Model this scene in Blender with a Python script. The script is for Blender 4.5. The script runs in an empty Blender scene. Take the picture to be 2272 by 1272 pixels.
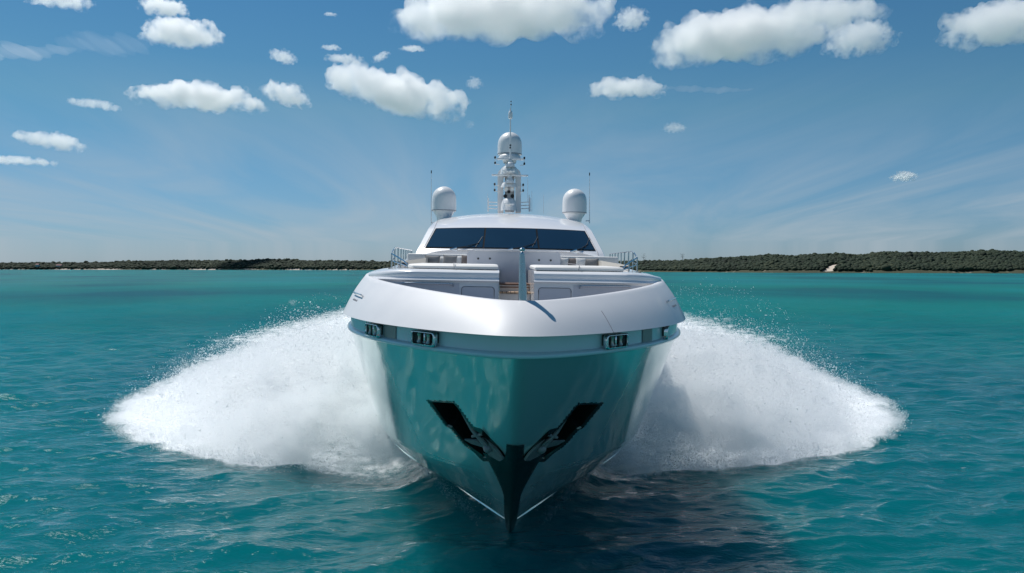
import bpy, bmesh, math, random
import numpy as np
from mathutils import Vector, Matrix, Euler, noise as mnoise

R = math.radians
rng = np.random.default_rng(7)
random.seed(7)
scene = bpy.context.scene
COL = scene.collection

# ------------------------------------------------------------------ camera
PITCH = R(1.36)
CAM_H = 6.5
cam_d = bpy.data.cameras.new('camera')
cam_d.lens = 28.0
cam_d.sensor_width = 36.0
cam_d.clip_start = 0.1
cam_d.clip_end = 60000
cam = bpy.data.objects.new('camera', cam_d)
cam.location = (0, 0, CAM_H)
cam.rotation_euler = (R(90) - PITCH, 0, 0)
COL.objects.link(cam)
scene.camera = cam

# ------------------------------------------------------------------ sun, sky, exposure
SUN = Vector((-0.37, 0.33, 0.87)).normalized()        # direction towards the sun
sun_el = math.asin(SUN.z)
sun_rot = math.atan2(SUN.x, SUN.y)                      # clockwise from +Y
sl = bpy.data.lights.new('sun', 'SUN')
sl.energy = 4.6
sl.angle = R(0.53)
sl.color = (1.0, 0.965, 0.91)
so = bpy.data.objects.new('sun', sl)
so.rotation_euler = (-SUN).to_track_quat('-Z', 'Y').to_euler()
so.location = SUN * 200
COL.objects.link(so)

world = bpy.data.worlds.new('World')
scene.world = world
world.use_nodes = True
wn, wl = world.node_tree.nodes, world.node_tree.links
wn.clear()
w_out = wn.new('ShaderNodeOutputWorld')
w_bg = wn.new('ShaderNodeBackground')
w_bg.inputs['Strength'].default_value = 0.11
sky = wn.new('ShaderNodeTexSky')
sky.sky_type = 'NISHITA'
sky.sun_disc = False
sky.sun_elevation = sun_el
sky.sun_rotation = sun_rot
sky.altitude = 0
sky.air_density = 1.0
sky.dust_density = 0.25
sky.ozone_density = 2.5
hsv = wn.new('ShaderNodeHueSaturation')
hsv.inputs['Saturation'].default_value = 1.0
hsv.inputs['Value'].default_value = 1.0
wl.new(sky.outputs[0], hsv.inputs['Color'])
# whiter-blue humid air near the horizon, deeper blue overhead
tint = wn.new('ShaderNodeValToRGB')
tint.color_ramp.elements[0].position = 0.0; tint.color_ramp.elements[0].color = (0.335, 0.47, 0.74, 1)
tint.color_ramp.elements[1].position = 0.34; tint.color_ramp.elements[1].color = (0.262, 0.55, 0.66, 1)
tm = tint.color_ramp.elements.new(0.19); tm.color = (0.325, 0.57, 0.62, 1)
tmul = wn.new('ShaderNodeMixRGB'); tmul.blend_type = 'MULTIPLY'; tmul.inputs['Fac'].default_value = 1
# thin cirrus streaks, part of the sky itself
tc = wn.new('ShaderNodeTexCoord')
sep = wn.new('ShaderNodeSeparateXYZ')
wl.new(tc.outputs['Generated'], sep.inputs[0])
zc = wn.new('ShaderNodeMath'); zc.operation = 'MAXIMUM'; zc.inputs[1].default_value = 0.03
wl.new(sep.outputs[2], zc.inputs[0])
dvx = wn.new('ShaderNodeMath'); dvx.operation = 'DIVIDE'
dvy = wn.new('ShaderNodeMath'); dvy.operation = 'DIVIDE'
zc2 = wn.new('ShaderNodeMath'); zc2.operation = 'ADD'; zc2.inputs[1].default_value = 0.06
wl.new(zc.outputs[0], zc2.inputs[0])
wl.new(sep.outputs[0], dvx.inputs[0]); wl.new(zc2.outputs[0], dvx.inputs[1])
wl.new(sep.outputs[1], dvy.inputs[0]); wl.new(zc2.outputs[0], dvy.inputs[1])
cmb = wn.new('ShaderNodeCombineXYZ')
wl.new(dvx.outputs[0], cmb.inputs[0]); wl.new(dvy.outputs[0], cmb.inputs[1])
mp = wn.new('ShaderNodeMapping')
mp.inputs['Rotation'].default_value = (0, 0, R(27))
mp.inputs['Scale'].default_value = (0.50, 0.11, 1)
wl.new(cmb.outputs[0], mp.inputs[0])
nz = wn.new('ShaderNodeTexNoise')
nz.inputs['Scale'].default_value = 1.3
nz.inputs['Detail'].default_value = 7
nz.inputs['Roughness'].default_value = 0.55
nz.inputs['Distortion'].default_value = 1.3
wl.new(mp.outputs[0], nz.inputs['Vector'])
rmp = wn.new('ShaderNodeValToRGB')
rmp.color_ramp.elements[0].position = 0.38
rmp.color_ramp.elements[0].color = (0, 0, 0, 1)
rmp.color_ramp.elements[1].position = 0.74
rmp.color_ramp.elements[1].color = (0.75, 0.75, 0.75, 1)
wl.new(nz.outputs[0], rmp.inputs[0])
# cirrus fades out towards the zenith
fade = wn.new('ShaderNodeMapRange')
fade.inputs['From Min'].default_value = 0.24
fade.inputs['From Max'].default_value = 0.06
wl.new(sep.outputs[2], fade.inputs['Value'])
cm = wn.new('ShaderNodeMath'); cm.operation = 'MULTIPLY'
wl.new(rmp.outputs[0], cm.inputs[0]); wl.new(fade.outputs[0], cm.inputs[1])
cmx = wn.new('ShaderNodeMixRGB')
cmx.inputs['Color2'].default_value = (3.9, 4.5, 5.0, 1)
wl.new(cm.outputs[0], cmx.inputs['Fac'])
wl.new(sep.outputs[2], tint.inputs[0]); wl.new(hsv.outputs[0], tmul.inputs['Color1']); wl.new(tint.outputs[0], tmul.inputs['Color2'])
wl.new(tmul.outputs[0], cmx.inputs['Color1'])
wl.new(cmx.outputs[0], w_bg.inputs['Color'])
wl.new(w_bg.outputs[0], w_out.inputs['Surface'])

scene.view_settings.view_transform = 'Standard'
scene.view_settings.look = 'None'
scene.view_settings.exposure = 0.0
scene.view_settings.gamma = 1.0
scene.render.engine = 'CYCLES'
scene.cycles.use_denoising = True
scene.cycles.max_bounces = 12
scene.cycles.diffuse_bounces = 5
scene.cycles.glossy_bounces = 4
scene.cycles.transmission_bounces = 6
scene.cycles.transparent_max_bounces = 24
scene.cycles.volume_bounces = 10
scene.cycles.sample_clamp_indirect = 6.0
scene.cycles.sample_clamp_direct = 3.0
scene.cycles.caustics_reflective = False
scene.cycles.caustics_refractive = False

# ------------------------------------------------------------------ helpers
def link(o, parent=None):
    COL.objects.link(o)
    if parent is not None:
        o.parent = parent
    return o

def tag(o, label=None, cat=None, group=None, kind=None):
    if label: o['label'] = label
    if cat: o['category'] = cat
    if group: o['group'] = group
    if kind: o['kind'] = kind
    return o

HEEL, YAW = R(0.95), 0.0155
PIV = Vector((0.05, 13.5, 0))
MB = Matrix.Translation(PIV) @ Euler((0, HEEL, YAW)).to_matrix().to_4x4()
MBI = MB.inverted()
CP, SP = math.cos(PITCH), math.sin(PITCH)

def ray(px, py):
    x = (px - 1136) / 1767.0
    v = (636 - py) / 1767.0
    d = np.array((x, CP + v * SP, -SP + v * CP))
    return d / d[1]

def W(px, py, d):
    """world point at forward distance d seen at pixel px,py of the survey photograph"""
    r = ray(px, py)
    return Vector((r[0] * d, d, CAM_H + r[2] * d))

def L(px, py, d):
    """same, in yacht coordinates (x, d, z) with d = distance along the keel"""
    p = MBI @ W(px, py, d)
    return (p.x, p.y + 13.5, p.z)

class Mesh:
    """collects geometry; coordinates are (x, d, z); origin shifts them"""
    def __init__(s): s.v, s.f = [], []
    def add(s, vs, fs):
        n = len(s.v)
        s.v += [tuple(map(float, p)) for p in vs]
        s.f += [tuple(n + i for i in f) for f in fs]
        return s
    def grid(s, P, closed_u=False, closed_v=False, flip=False):
        P = np.asarray(P, float)
        n, m = P.shape[:2]
        fs = []
        for i in range(n if closed_u else n - 1):
            for j in range(m if closed_v else m - 1):
                a, b = i * m + j, i * m + (j + 1) % m
                c, d = ((i + 1) % n) * m + (j + 1) % m, ((i + 1) % n) * m + j
                fs.append((a, d, c, b) if flip else (a, b, c, d))
        return s.add(P.reshape(-1, 3), fs)
    def box(s, c, size, bev=0.0, rot=None, seg=2):
        bm = bmesh.new()
        bmesh.ops.create_cube(bm, size=1)
        bmesh.ops.scale(bm, vec=size, verts=bm.verts)
        if bev: bmesh.ops.bevel(bm, geom=bm.edges[:], offset=bev, segments=seg, affect='EDGES', profile=0.5)
        M4 = Matrix.Translation(c) @ (rot.to_matrix().to_4x4() if rot is not None else Matrix())
        bm.transform(M4)
        s.bm(bm)
        return s
    def bm(s, bm):
        bm.verts.index_update()
        s.add([v.co[:] for v in bm.verts], [[v.index for v in f.verts] for f in bm.faces])
        bm.free()
        return s
    def tube(s, pts, r, n=8, cap=True):
        pts = [Vector(p) for p in pts]
        rs = r if isinstance(r, (list, tuple)) else [r] * len(pts)
        up = Vector((0, 0, 1))
        rings = []
        for i, p in enumerate(pts):
            t = (pts[min(i + 1, len(pts) - 1)] - pts[max(i - 1, 0)]).normalized()
            a = t.cross(up)
            if a.length < 1e-3: a = t.cross(Vector((1, 0, 0)))
            a.normalize(); b = t.cross(a).normalized()
            rings.append([p + a * math.cos(k * 2 * math.pi / n) * rs[i] + b * math.sin(k * 2 * math.pi / n) * rs[i] for k in range(n)])
        base = len(s.v)
        s.grid([[tuple(q) for q in rg] for rg in rings], closed_v=True)
        if cap:
            s.f.append(tuple(base + k for k in range(n))[::-1])
            s.f.append(tuple(base + (len(pts) - 1) * n + k for k in range(n)))
        return s
    def lathe(s, c, prof, n=28):
        P = [[(c[0] + r * math.cos(k * 2 * math.pi / n), c[1] + r * math.sin(k * 2 * math.pi / n), c[2] + z) for k in range(n)] for r, z in prof]
        return s.grid(P, closed_v=True)
    def ball(s, c, r, n=12):
        prof = [(max(1e-4, r * math.sin(a)), -r * math.cos(a)) for a in np.linspace(0, math.pi, n // 2 + 2)]
        return s.lathe(c, prof, n)
    def prism(s, poly, off):
        """closed slab from polygon (3D list) thickened by vector off"""
        n = len(poly)
        a = [tuple(p) for p in poly]
        b = [tuple(Vector(p) + Vector(off)) for p in poly]
        fs = [tuple(range(n)), tuple(range(2 * n - 1, n - 1, -1))]
        fs += [(i, i + n, (i + 1) % n + n, (i + 1) % n) for i in range(n)]
        return s.add(a + b, fs)
    def build(s, name, mat, parent=None, origin=(0, 13.5, 0), angle=40, smooth=True):
        me = bpy.data.meshes.new(name)
        o = np.array(origin, float)
        me.from_pydata([(x - o[0], y - o[1], z - o[2]) for x, y, z in s.v], [], s.f)
        me.validate()
        bm = bmesh.new(); bm.from_mesh(me)
        bmesh.ops.recalc_face_normals(bm, faces=bm.faces)
        bm.to_mesh(me); bm.free()
        if smooth:
            me.polygons.foreach_set('use_smooth', [True] * len(me.polygons))
            me.set_sharp_from_angle(angle=R(angle))
        me.materials.append(mat)
        ob = bpy.data.objects.new(name, me)
        return link(ob, parent)

def fast_mesh(name, V, F, mat, smooth=False):
    """V (n,3) float, F (m,k) int, all faces with k corners"""
    me = bpy.data.meshes.new(name)
    me.vertices.add(len(V)); me.vertices.foreach_set('co', np.ascontiguousarray(V, np.float32).ravel())
    k = F.shape[1]
    me.loops.add(F.size); me.loops.foreach_set('vertex_index', np.ascontiguousarray(F, np.int32).ravel())
    me.polygons.add(len(F))
    me.polygons.foreach_set('loop_start', np.arange(0, F.size, k, dtype=np.int32))
    me.polygons.foreach_set('use_smooth', np.full(len(F), smooth))
    me.update(calc_edges=True)
    me.materials.append(mat)
    return bpy.data.objects.new(name, me)

# ------------------------------------------------------------------ materials
def new_mat(name):
    m = bpy.data.materials.new(name); m.use_nodes = True
    nt = m.node_tree
    return m, nt, nt.nodes['Principled BSDF']

def mat(name, col, rough=0.4, metal=0.0, coat=0.0, var=0.05, scale=6.0, bump=0.0, spec=0.5):
    m, nt, b = new_mat(name)
    tcn = nt.nodes.new('ShaderNodeTexCoord')
    n = nt.nodes.new('ShaderNodeTexNoise')
    n.inputs['Scale'].default_value = scale; n.inputs['Detail'].default_value = 5
    nt.links.new(tcn.outputs['Object'], n.inputs['Vector'])
    mx = nt.nodes.new('ShaderNodeMixRGB')
    mx.inputs['Color1'].default_value = (*[c * (1 - var) for c in col], 1)
    mx.inputs['Color2'].default_value = (*[min(1, c * (1 + var)) for c in col], 1)
    nt.links.new(n.outputs[0], mx.inputs['Fac'])
    nt.links.new(mx.outputs[0], b.inputs['Base Color'])
    mr = nt.nodes.new('ShaderNodeMapRange')
    mr.inputs['To Min'].default_value = max(0, rough * 0.8); mr.inputs['To Max'].default_value = rough * 1.2
    nt.links.new(n.outputs[0], mr.inputs['Value'])
    nt.links.new(mr.outputs[0], b.inputs['Roughness'])
    b.inputs['Metallic'].default_value = metal
    b.inputs['Coat Weight'].default_value = coat
    b.inputs['Coat Roughness'].default_value = 0.03
    b.inputs['Specular IOR Level'].default_value = spec
    if bump:
        bp = nt.nodes.new('ShaderNodeBump'); bp.inputs['Strength'].default_value = bump; bp.inputs['Distance'].default_value = 0.01
        nt.links.new(n.outputs[0], bp.inputs['Height']); nt.links.new(bp.outputs[0], b.inputs['Normal'])
    return m

M_white = mat('gloss_white_gelcoat', (0.78, 0.78, 0.79), 0.25, 0, 0.6, 0.02, 3)
M_bulw = mat('bulwark_white_gelcoat', (0.66, 0.66, 0.675), 0.5, 0, 0.22, 0.02, 2)
M_dome = mat('matt_white_dome', (0.76, 0.76, 0.76), 0.35, 0, 0.2, 0.02, 3)
M_shadefront = mat('shade_toned_gelcoat', (0.60, 0.60, 0.64), 0.35, 0, 0.3, 0.02, 3)  # shade on the forward-facing fronts put into a lilac-grey base colour
M_chrome = mat('polished_steel', (0.62, 0.64, 0.66), 0.10, 1.0, 0, 0.03, 20)
M_steel = mat('brushed_steel', (0.42, 0.47, 0.50), 0.28, 1.0, 0, 0.06, 12)
M_dark = mat('dark_recess_steel', (0.05, 0.055, 0.055), 0.45, 0.3, 0, 0.2, 10)
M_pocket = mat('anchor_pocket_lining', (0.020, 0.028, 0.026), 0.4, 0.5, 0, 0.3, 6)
M_anchor = mat('galvanised_anchor_steel', (0.26, 0.26, 0.25), 0.5, 0.3, 0, 0.35, 9, 0.3)
M_stem = mat('polished_stem_plate', (0.10, 0.13, 0.11), 0.16, 0.85, 0, 0.15, 4)
M_black = mat('black_rubber', (0.012, 0.013, 0.015), 0.45, 0, 0, 0.1, 20)
M_cush = mat('ivory_vinyl_cushion', (0.70, 0.69, 0.67), 0.6, 0, 0, 0.03, 14, 0.12)
M_pgrey = mat('grey_woven_fabric', (0.24, 0.235, 0.23), 0.9, 0, 0, 0.15, 60, 0.5)
M_pwhite = mat('white_woven_fabric', (0.68, 0.67, 0.65), 0.9, 0, 0, 0.06, 60, 0.5)
M_pbrown = mat('taupe_woven_fabric', (0.17, 0.145, 0.135), 0.9, 0, 0, 0.15, 60, 0.5)
M_beige = mat('beige_upholstery', (0.42, 0.40, 0.36), 0.8, 0, 0, 0.05, 30, 0.2)
M_roller = mat('bronze_roller', (0.52, 0.46, 0.38), 0.3, 0.8, 0, 0.1, 12)
M_dulldeck = mat('bounce_cutting_grey_deck', (0.20, 0.21, 0.24), 0.8, 0, 0, 0.1, 30, 0.3)  # unseen well floor, grey chosen to keep warm bounce off the locker fronts
M_frit = mat('black_glass_border', (0.010, 0.012, 0.016), 0.7, 0, 0, 0.1, 8, 0, 0.04)
M_plate = mat('satin_steel_plate', (0.30, 0.28, 0.26), 0.4, 0.3, 0, 0.1, 12)
M_seam = mat('grey_sealant', (0.22, 0.22, 0.25), 0.6, 0, 0, 0.05, 10)
M_lamp = mat('clear_lamp_lens', (0.85, 0.85, 0.82), 0.1, 0, 1.0, 0.02, 10)

def mat_glass():
    m, nt, b = new_mat('tinted_windscreen_glass')
    n = nt.nodes.new('ShaderNodeTexNoise'); n.inputs['Scale'].default_value = 0.7
    mx = nt.nodes.new('ShaderNodeMixRGB')
    mx.inputs['Color1'].default_value = (0.004, 0.016, 0.034, 1); mx.inputs['Color2'].default_value = (0.008, 0.026, 0.052, 1)
    tcn = nt.nodes.new('ShaderNodeTexCoord'); nt.links.new(tcn.outputs['Object'], n.inputs['Vector'])
    nt.links.new(n.outputs[0], mx.inputs['Fac']); nt.links.new(mx.outputs[0], b.inputs['Base Color'])
    b.inputs['Roughness'].default_value = 0.03
    b.inputs['IOR'].default_value = 1.6
    return m
M_glass = mat_glass()

def mat_teak():
    m, nt, b = new_mat('teak_planking')
    tcn = nt.nodes.new('ShaderNodeTexCoord')
    wv = nt.nodes.new('ShaderNodeTexWave'); wv.wave_type = 'BANDS'; wv.bands_direction = 'X'
    wv.inputs['Scale'].default_value = 3.2; wv.inputs['Distortion'].default_value = 0.05
    nt.links.new(tcn.outputs['Object'], wv.inputs['Vector'])
    n = nt.nodes.new('ShaderNodeTexNoise'); n.inputs['Scale'].default_value = 8
    nt.links.new(tcn.outputs['Object'], n.inputs['Vector'])
    c = nt.nodes.new('ShaderNodeMixRGB')
    c.inputs['Color1'].default_value = (0.34, 0.22, 0.13, 1); c.inputs['Color2'].default_value = (0.50, 0.36, 0.24, 1)
    nt.links.new(n.outputs[0], c.inputs['Fac'])
    rp = nt.nodes.new('ShaderNodeValToRGB')
    rp.color_ramp.elements[0].position = 0.03; rp.color_ramp.elements[0].color = (0.03, 0.02, 0.02, 1)
    rp.color_ramp.elements[1].position = 0.10
    nt.links.new(wv.outputs[0], rp.inputs[0])
    mu = nt.nodes.new('ShaderNodeMixRGB'); mu.blend_type = 'MULTIPLY'; mu.inputs['Fac'].default_value = 1
    nt.links.new(c.outputs[0], mu.inputs['Color1']); nt.links.new(rp.outputs[0], mu.inputs['Color2'])
    nt.links.new(mu.outputs[0], b.inputs['Base Color'])
    b.inputs['Roughness'].default_value = 0.6
    return m
M_teak = mat_teak()
M_teakdark = mat('dark_teak_edge', (0.12, 0.065, 0.04), 0.5, 0, 0, 0.2, 10)

def mat_hull():
    # glossy silvery metallic topside paint with faint salt streaks
    m, nt, b = new_mat('glossy_silver_hull_paint')
    tcn = nt.nodes.new('ShaderNodeTexCoord')
    mpn = nt.nodes.new('ShaderNodeMapping'); mpn.inputs['Scale'].default_value = (6, 6, 0.5)
    nt.links.new(tcn.outputs['Object'], mpn.inputs[0])
    n = nt.nodes.new('ShaderNodeTexNoise'); n.inputs['Scale'].default_value = 1.0; n.inputs['Detail'].default_value = 6
    nt.links.new(mpn.outputs[0], n.inputs['Vector'])
    mr = nt.nodes.new('ShaderNodeMapRange'); mr.inputs['To Min'].default_value = 0.03; mr.inputs['To Max'].default_value = 0.14
    nt.links.new(n.outputs[0], mr.inputs['Value']); nt.links.new(mr.outputs[0], b.inputs['Roughness'])
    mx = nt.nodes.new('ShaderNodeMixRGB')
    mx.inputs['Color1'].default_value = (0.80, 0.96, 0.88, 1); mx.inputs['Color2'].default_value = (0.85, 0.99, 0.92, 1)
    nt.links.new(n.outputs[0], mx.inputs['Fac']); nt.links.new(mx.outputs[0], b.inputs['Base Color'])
    b.inputs['Metallic'].default_value = 0.62
    b.inputs['Coat Weight'].default_value = 0.3
    b.inputs['Coat Roughness'].default_value = 0.02
    n3 = nt.nodes.new('ShaderNodeTexNoise'); n3.inputs['Scale'].default_value = 0.9; n3.inputs['Detail'].default_value = 3
    nt.links.new(tcn.outputs['Object'], n3.inputs['Vector'])
    bp = nt.nodes.new('ShaderNodeBump'); bp.inputs['Strength'].default_value = 0.06; bp.inputs['Distance'].default_value = 0.05
    nt.links.new(n3.outputs[0], bp.inputs['Height']); nt.links.new(bp.outputs[0], b.inputs['Normal'])
    return m
M_hull = mat_hull()

# ------------------------------------------------------------------ the sea
def hull_stem(z):
    z = np.asarray(z, float)
    return np.where(z >= 0, 13.0 + 6.4 * (1 - z / 5.05), 19.4 - 3.0 * z)
def hull_B(z):
    z = np.asarray(z, float)
    b = 3.95 + 0.05 * z
    return np.where(z < 1.1, b * (0.45 + 0.55 * np.clip((z + 1.2) / 2.3, 0, 1)), b)
def hull_p(z):
    return np.clip(1.35 + 1.15 * np.asarray(z, float), 1.2, 3.6)
HL = 12.0
def hull_x(d, z):
    s = np.maximum(np.asarray(d, float) - hull_stem(z), 0)
    rd = 0.02 + 0.24 * np.clip((np.asarray(z, float) - 1.5) / 3.0, 0, 1)
    s = np.where(s > 0, np.sqrt(s * (s + rd)), 0)
    t = np.clip(s / HL, 0, 1)
    return hull_B(z) * (1 - (1 - t) ** hull_p(z))
def hull_d(x, z):
    q = np.clip(np.abs(x) / hull_B(z), 0, 0.999)
    sp_ = HL * (1 - (1 - q) ** (1 / hull_p(z)))
    rd = 0.02 + 0.24 * np.clip((np.asarray(z, float) - 1.5) / 3.0, 0, 1)
    return hull_stem(z) + np.sqrt(rd * rd / 4 + sp_ * sp_) - rd / 2

# landing line of the spray on each side: distance -> outer reach
LAND_D = np.array([19.5, 23.5, 25.0, 26.2, 28.0, 30.5, 34.0, 38.5, 48.0, 70.0])
LAND_X = np.array([0.4, 3.0, 5.2, 9.0, 12.0, 14.6, 16.9, 18.5, 19.3, 23.0])

def make_water():
    r = [6.0]
    while r[-1] < 14000:
        x = r[-1]
        k = 0.0042 if x < 90 else (0.008 if x < 300 else (0.02 if x < 1200 else 0.05))
        r.append(x * (1 + k))
    r = np.array(r)
    th_f = np.arange(-0.72, 0.7201, 0.0036)
    th_c = np.arange(0.72, 2 * math.pi - 0.72, 0.09)[1:]
    th = np.concatenate([th_f, th_c])
    n, m = len(r), len(th)
    Rr, Th = np.meshgrid(r, th, indexing='ij')
    X, Y = Rr * np.sin(Th), Rr * np.cos(Th)
    dr = np.gradient(r)[:, None]
    sp = np.where(np.abs(Th) < 0.73, np.maximum(dr, Rr * 0.0036), np.maximum(dr, Rr * 0.09))
    Z = np.zeros_like(X); DX = np.zeros_like(X); DY = np.zeros_like(X)
    g = np.random.default_rng(3)
    for i in range(64):
        lam = 0.40 * (6 / 0.40) ** (i / 63)
        ang = R(106) + g.normal(0, 0.42)           # wind across the picture, slightly towards us
        kx, ky = math.cos(ang) * 2 * math.pi / lam, math.sin(ang) * 2 * math.pi / lam
        amp = 0.0092 * lam ** 0.80 * g.uniform(0.5, 1.3)
        att = np.clip(lam / (2.6 * sp) - 1, 0, 1) * np.exp(-(Rr / 500) ** 2)
        # groups: slow modulation makes the chop uneven
        mod = 0.65 + 0.35 * np.sin(X * g.uniform(-1, 1) * 0.35 + Y * g.uniform(-1, 1) * 0.25 + g.uniform(0, 6))
        ph = kx * X + ky * Y + g.uniform(0, 2 * math.pi)
        a = amp * att * mod
        Z += a * np.sin(ph)
        q = 0.85
        DX += q * a * np.cos(ph) * math.cos(ang); DY += q * a * np.cos(ph) * math.sin(ang)
    # bow wave: water piled along the hull sides
    xl = np.abs(X + 0.0155 * (Y - 16.5))
    hx = hull_x(Y, np.full_like(Y, 0.25))
    gap = xl - hx
    ramp = np.clip((Y - 19.6) / 4.0, 0, 1) * np.clip((60 - Y) / 25, 0, 1)
    Z += 0.55 * ramp * np.exp(-np.clip(gap, 0, None) ** 2 / 0.9)
    Z -= 0.06 * np.exp(-((gap - 2.2) ** 2) / 1.2) * ramp
    X2, Y2 = X + DX, Y + DY
    V = np.stack([X2, Y2, Z], -1).reshape(-1, 3)
    ii, jj = np.meshgrid(np.arange(n - 1), np.arange(m), indexing='ij')
    a = ii * m + jj; b = ii * m + (jj + 1) % m
    F = np.stack([a, b, b + m, a + m], -1).reshape(-1, 4)
    F = np.ascontiguousarray(F)
    c = len(V)
    # foam attribute
    reach = np.interp(Y, LAND_D, LAND_X, left=0, right=26)
    inside = np.clip((reach - xl) / np.interp(Y, [20, 34, 60], [1.6, 2.2, 9.0]) + 0.15, 0, 1) * (Y > 19.5) * (Y < 200)
    near = np.clip((reach + 3.0 - xl) / 3.5, 0, 1) * (Y > 23) * (Y < 140)
    hug = np.exp(-np.clip(gap, 0, None) / 0.28) * np.clip((Y - 19.8) / 2.0, 0, 1) * (gap > -0.6)
    hol = np.clip(gap / np.maximum(reach - hx, 0.5), -1, 2)
    hol = 1 - 0.75 * np.clip(1 - ((hol - 0.28) / 0.36) ** 2, 0, 1) ** 0.5 * np.clip((33 - Y) / 3, 0, 1)
    foam = np.clip(inside * hol * np.clip((Y - 24.5) / 3, 0, 1) * np.clip(1.0 - (Y - 34) / 60, 0.42, 1) + 0.32 * near + 0.62 * hug, 0, 1)
    V = np.concatenate([V, [[0, 0, 0]]])
    ob = None
    me_mat = mat_water()
    ob = fast_mesh('sea', V, F, me_mat, True)
    at = ob.data.attributes.new('foam', 'FLOAT', 'POINT')
    at.data.foreach_set('value', np.concatenate([foam.reshape(-1), [0]]).astype(np.float32))
    # centre cap
    link(ob); tag(ob, kind='structure')
    return ob

def mat_water():
    m, nt, b = new_mat('turquoise_sea_water')
    N, K = nt.nodes, nt.links
    geo = N.new('ShaderNodeNewGeometry')
    def noise(scale, detail=4, vec=None, sc=(1, 1, 1), rough=0.5):
        mpn = N.new('ShaderNodeMapping'); mpn.inputs['Scale'].default_value = sc
        K.new(geo.outputs['Position'], mpn.inputs[0])
        n = N.new('ShaderNodeTexNoise'); n.inputs['Scale'].default_value = scale
        n.inputs['Detail'].default_value = detail; n.inputs['Roughness'].default_value = rough
        K.new(mpn.outputs[0], n.inputs['Vector'])
        return n
    # sandy shallows and weed beds under the surface: large patches
    n1 = noise(0.012, 4, sc=(1, 0.6, 0))
    r1 = N.new('ShaderNodeValToRGB')
    e = r1.color_ramp.elements
    e[0].position = 0.36; e[0].color = (0.0006, 0.086, 0.090, 1)
    e[1].position = 0.64; e[1].color = (0.0008, 0.160, 0.146, 1)
    e2 = r1.color_ramp.elements.new(0.5); e2.color = (0.0005, 0.138, 0.114, 1)
    K.new(n1.outputs[0], r1.inputs[0])
    n2 = noise(0.0035, 3, sc=(0.5, 1.6, 0))
    r2 = N.new('ShaderNodeValToRGB')
    r2.color_ramp.elements[0].position = 0.40; r2.color_ramp.elements[0].color = (0.80, 0.86, 1.12, 1)
    r2.color_ramp.elements[1].position = 0.62; r2.color_ramp.elements[1].color = (1.0, 0.98, 1.04, 1)
    K.new(n2.outputs[0], r2.inputs[0])
    mu = N.new('ShaderNodeMixRGB'); mu.blend_type = 'MULTIPLY'; mu.inputs['Fac'].default_value = 1
    K.new(r1.outputs[0], mu.inputs['Color1']); K.new(r2.outputs[0], mu.inputs['Color2'])
    # foam
    at = N.new('ShaderNodeAttribute'); at.attribute_name = 'foam'
    nf = noise(1.1, 8, rough=0.72)
    nf2 = noise(5.0, 6, rough=0.7)
    ad = N.new('ShaderNodeMath'); ad.operation = 'MULTIPLY_ADD'; ad.inputs[1].default_value = 0.45
    K.new(nf2.outputs[0], ad.inputs[0]); K.new(nf.outputs[0], ad.inputs[2])
    fm = N.new('ShaderNodeMath'); fm.operation = 'MULTIPLY_ADD'; fm.inputs[1].default_value = 0.95
    K.new(at.outputs['Fac'], fm.inputs[0]); K.new(ad.outputs[0], fm.inputs[2])
    fr = N.new('ShaderNodeMapRange'); fr.inputs['From Min'].default_value = 1.10; fr.inputs['From Max'].default_value = 1.35
    K.new(fm.outputs[0], fr.inputs['Value'])
    mf = N.new('ShaderNodeMixRGB'); mf.inputs['Color2'].default_value = (0.75, 0.78, 0.80, 1)
    K.new(fr.outputs[0], mf.inputs['Fac']); K.new(mu.outputs[0], mf.inputs['Color1'])
    K.new(mf.outputs[0], b.inputs['Base Color'])
    # roughness grows with distance (unresolved ripples) and with foam
    cd = N.new('ShaderNodeVectorMath'); cd.operation = 'LENGTH'
    K.new(geo.outputs['Position'], cd.inputs[0])
    rr = N.new('ShaderNodeMapRange'); rr.inputs['From Min'].default_value = 20; rr.inputs['From Max'].default_value = 400
    rr.inputs['To Min'].default_value = 0.05; rr.inputs['To Max'].default_value = 0.22
    K.new(cd.outputs['Value'], rr.inputs['Value'])
    mxr = N.new('ShaderNodeMath'); mxr.operation = 'MAXIMUM'
    fr2 = N.new('ShaderNodeMath'); fr2.operation = 'MULTIPLY'; fr2.inputs[1].default_value = 0.7
    K.new(fr.outputs[0], fr2.inputs[0])
    K.new(rr.outputs[0], mxr.inputs[0]); K.new(fr2.outputs[0], mxr.inputs[1])
    K.new(mxr.outputs[0], b.inputs['Roughness'])
    b.inputs['IOR'].default_value = 1.333
    b.subsurface_method = 'BURLEY'
    b.inputs['Subsurface Weight'].default_value = 1.0
    b.inputs['Subsurface Radius'].default_value = (1.0, 1.0, 1.0)
    b.inputs['Subsurface Scale'].default_value = 6.0
    # ripples finer than the mesh
    nb1 = noise(2.6, 5, sc=(1.0, 1.7, 1), rough=0.6)
    nb2 = noise(0.55, 5, sc=(0.8, 1.6, 1), rough=0.6)
    b1 = N.new('ShaderNodeBump'); b1.inputs['Strength'].default_value = 0.32; b1.inputs['Distance'].default_value = 0.09
    K.new(nb1.outputs[0], b1.inputs['Height'])
    b2 = N.new('ShaderNodeBump'); b2.inputs['Strength'].default_value = 0.42; b2.inputs['Distance'].default_value = 0.45
    K.new(nb2.outputs[0], b2.inputs['Height']); K.new(b1.outputs[0], b2.inputs['Normal'])
    nb3 = noise(0.14, 4, sc=(0.7, 1.6, 1), rough=0.6)
    b3 = N.new('ShaderNodeBump'); b3.inputs['Strength'].default_value = 0.5; b3.inputs['Distance'].default_value = 1.1
    K.new(nb3.outputs[0], b3.inputs['Height']); K.new(b2.outputs[0], b3.inputs['Normal'])
    b2 = b3
    K.new(b2.outputs[0], b.inputs['Normal'])
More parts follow.
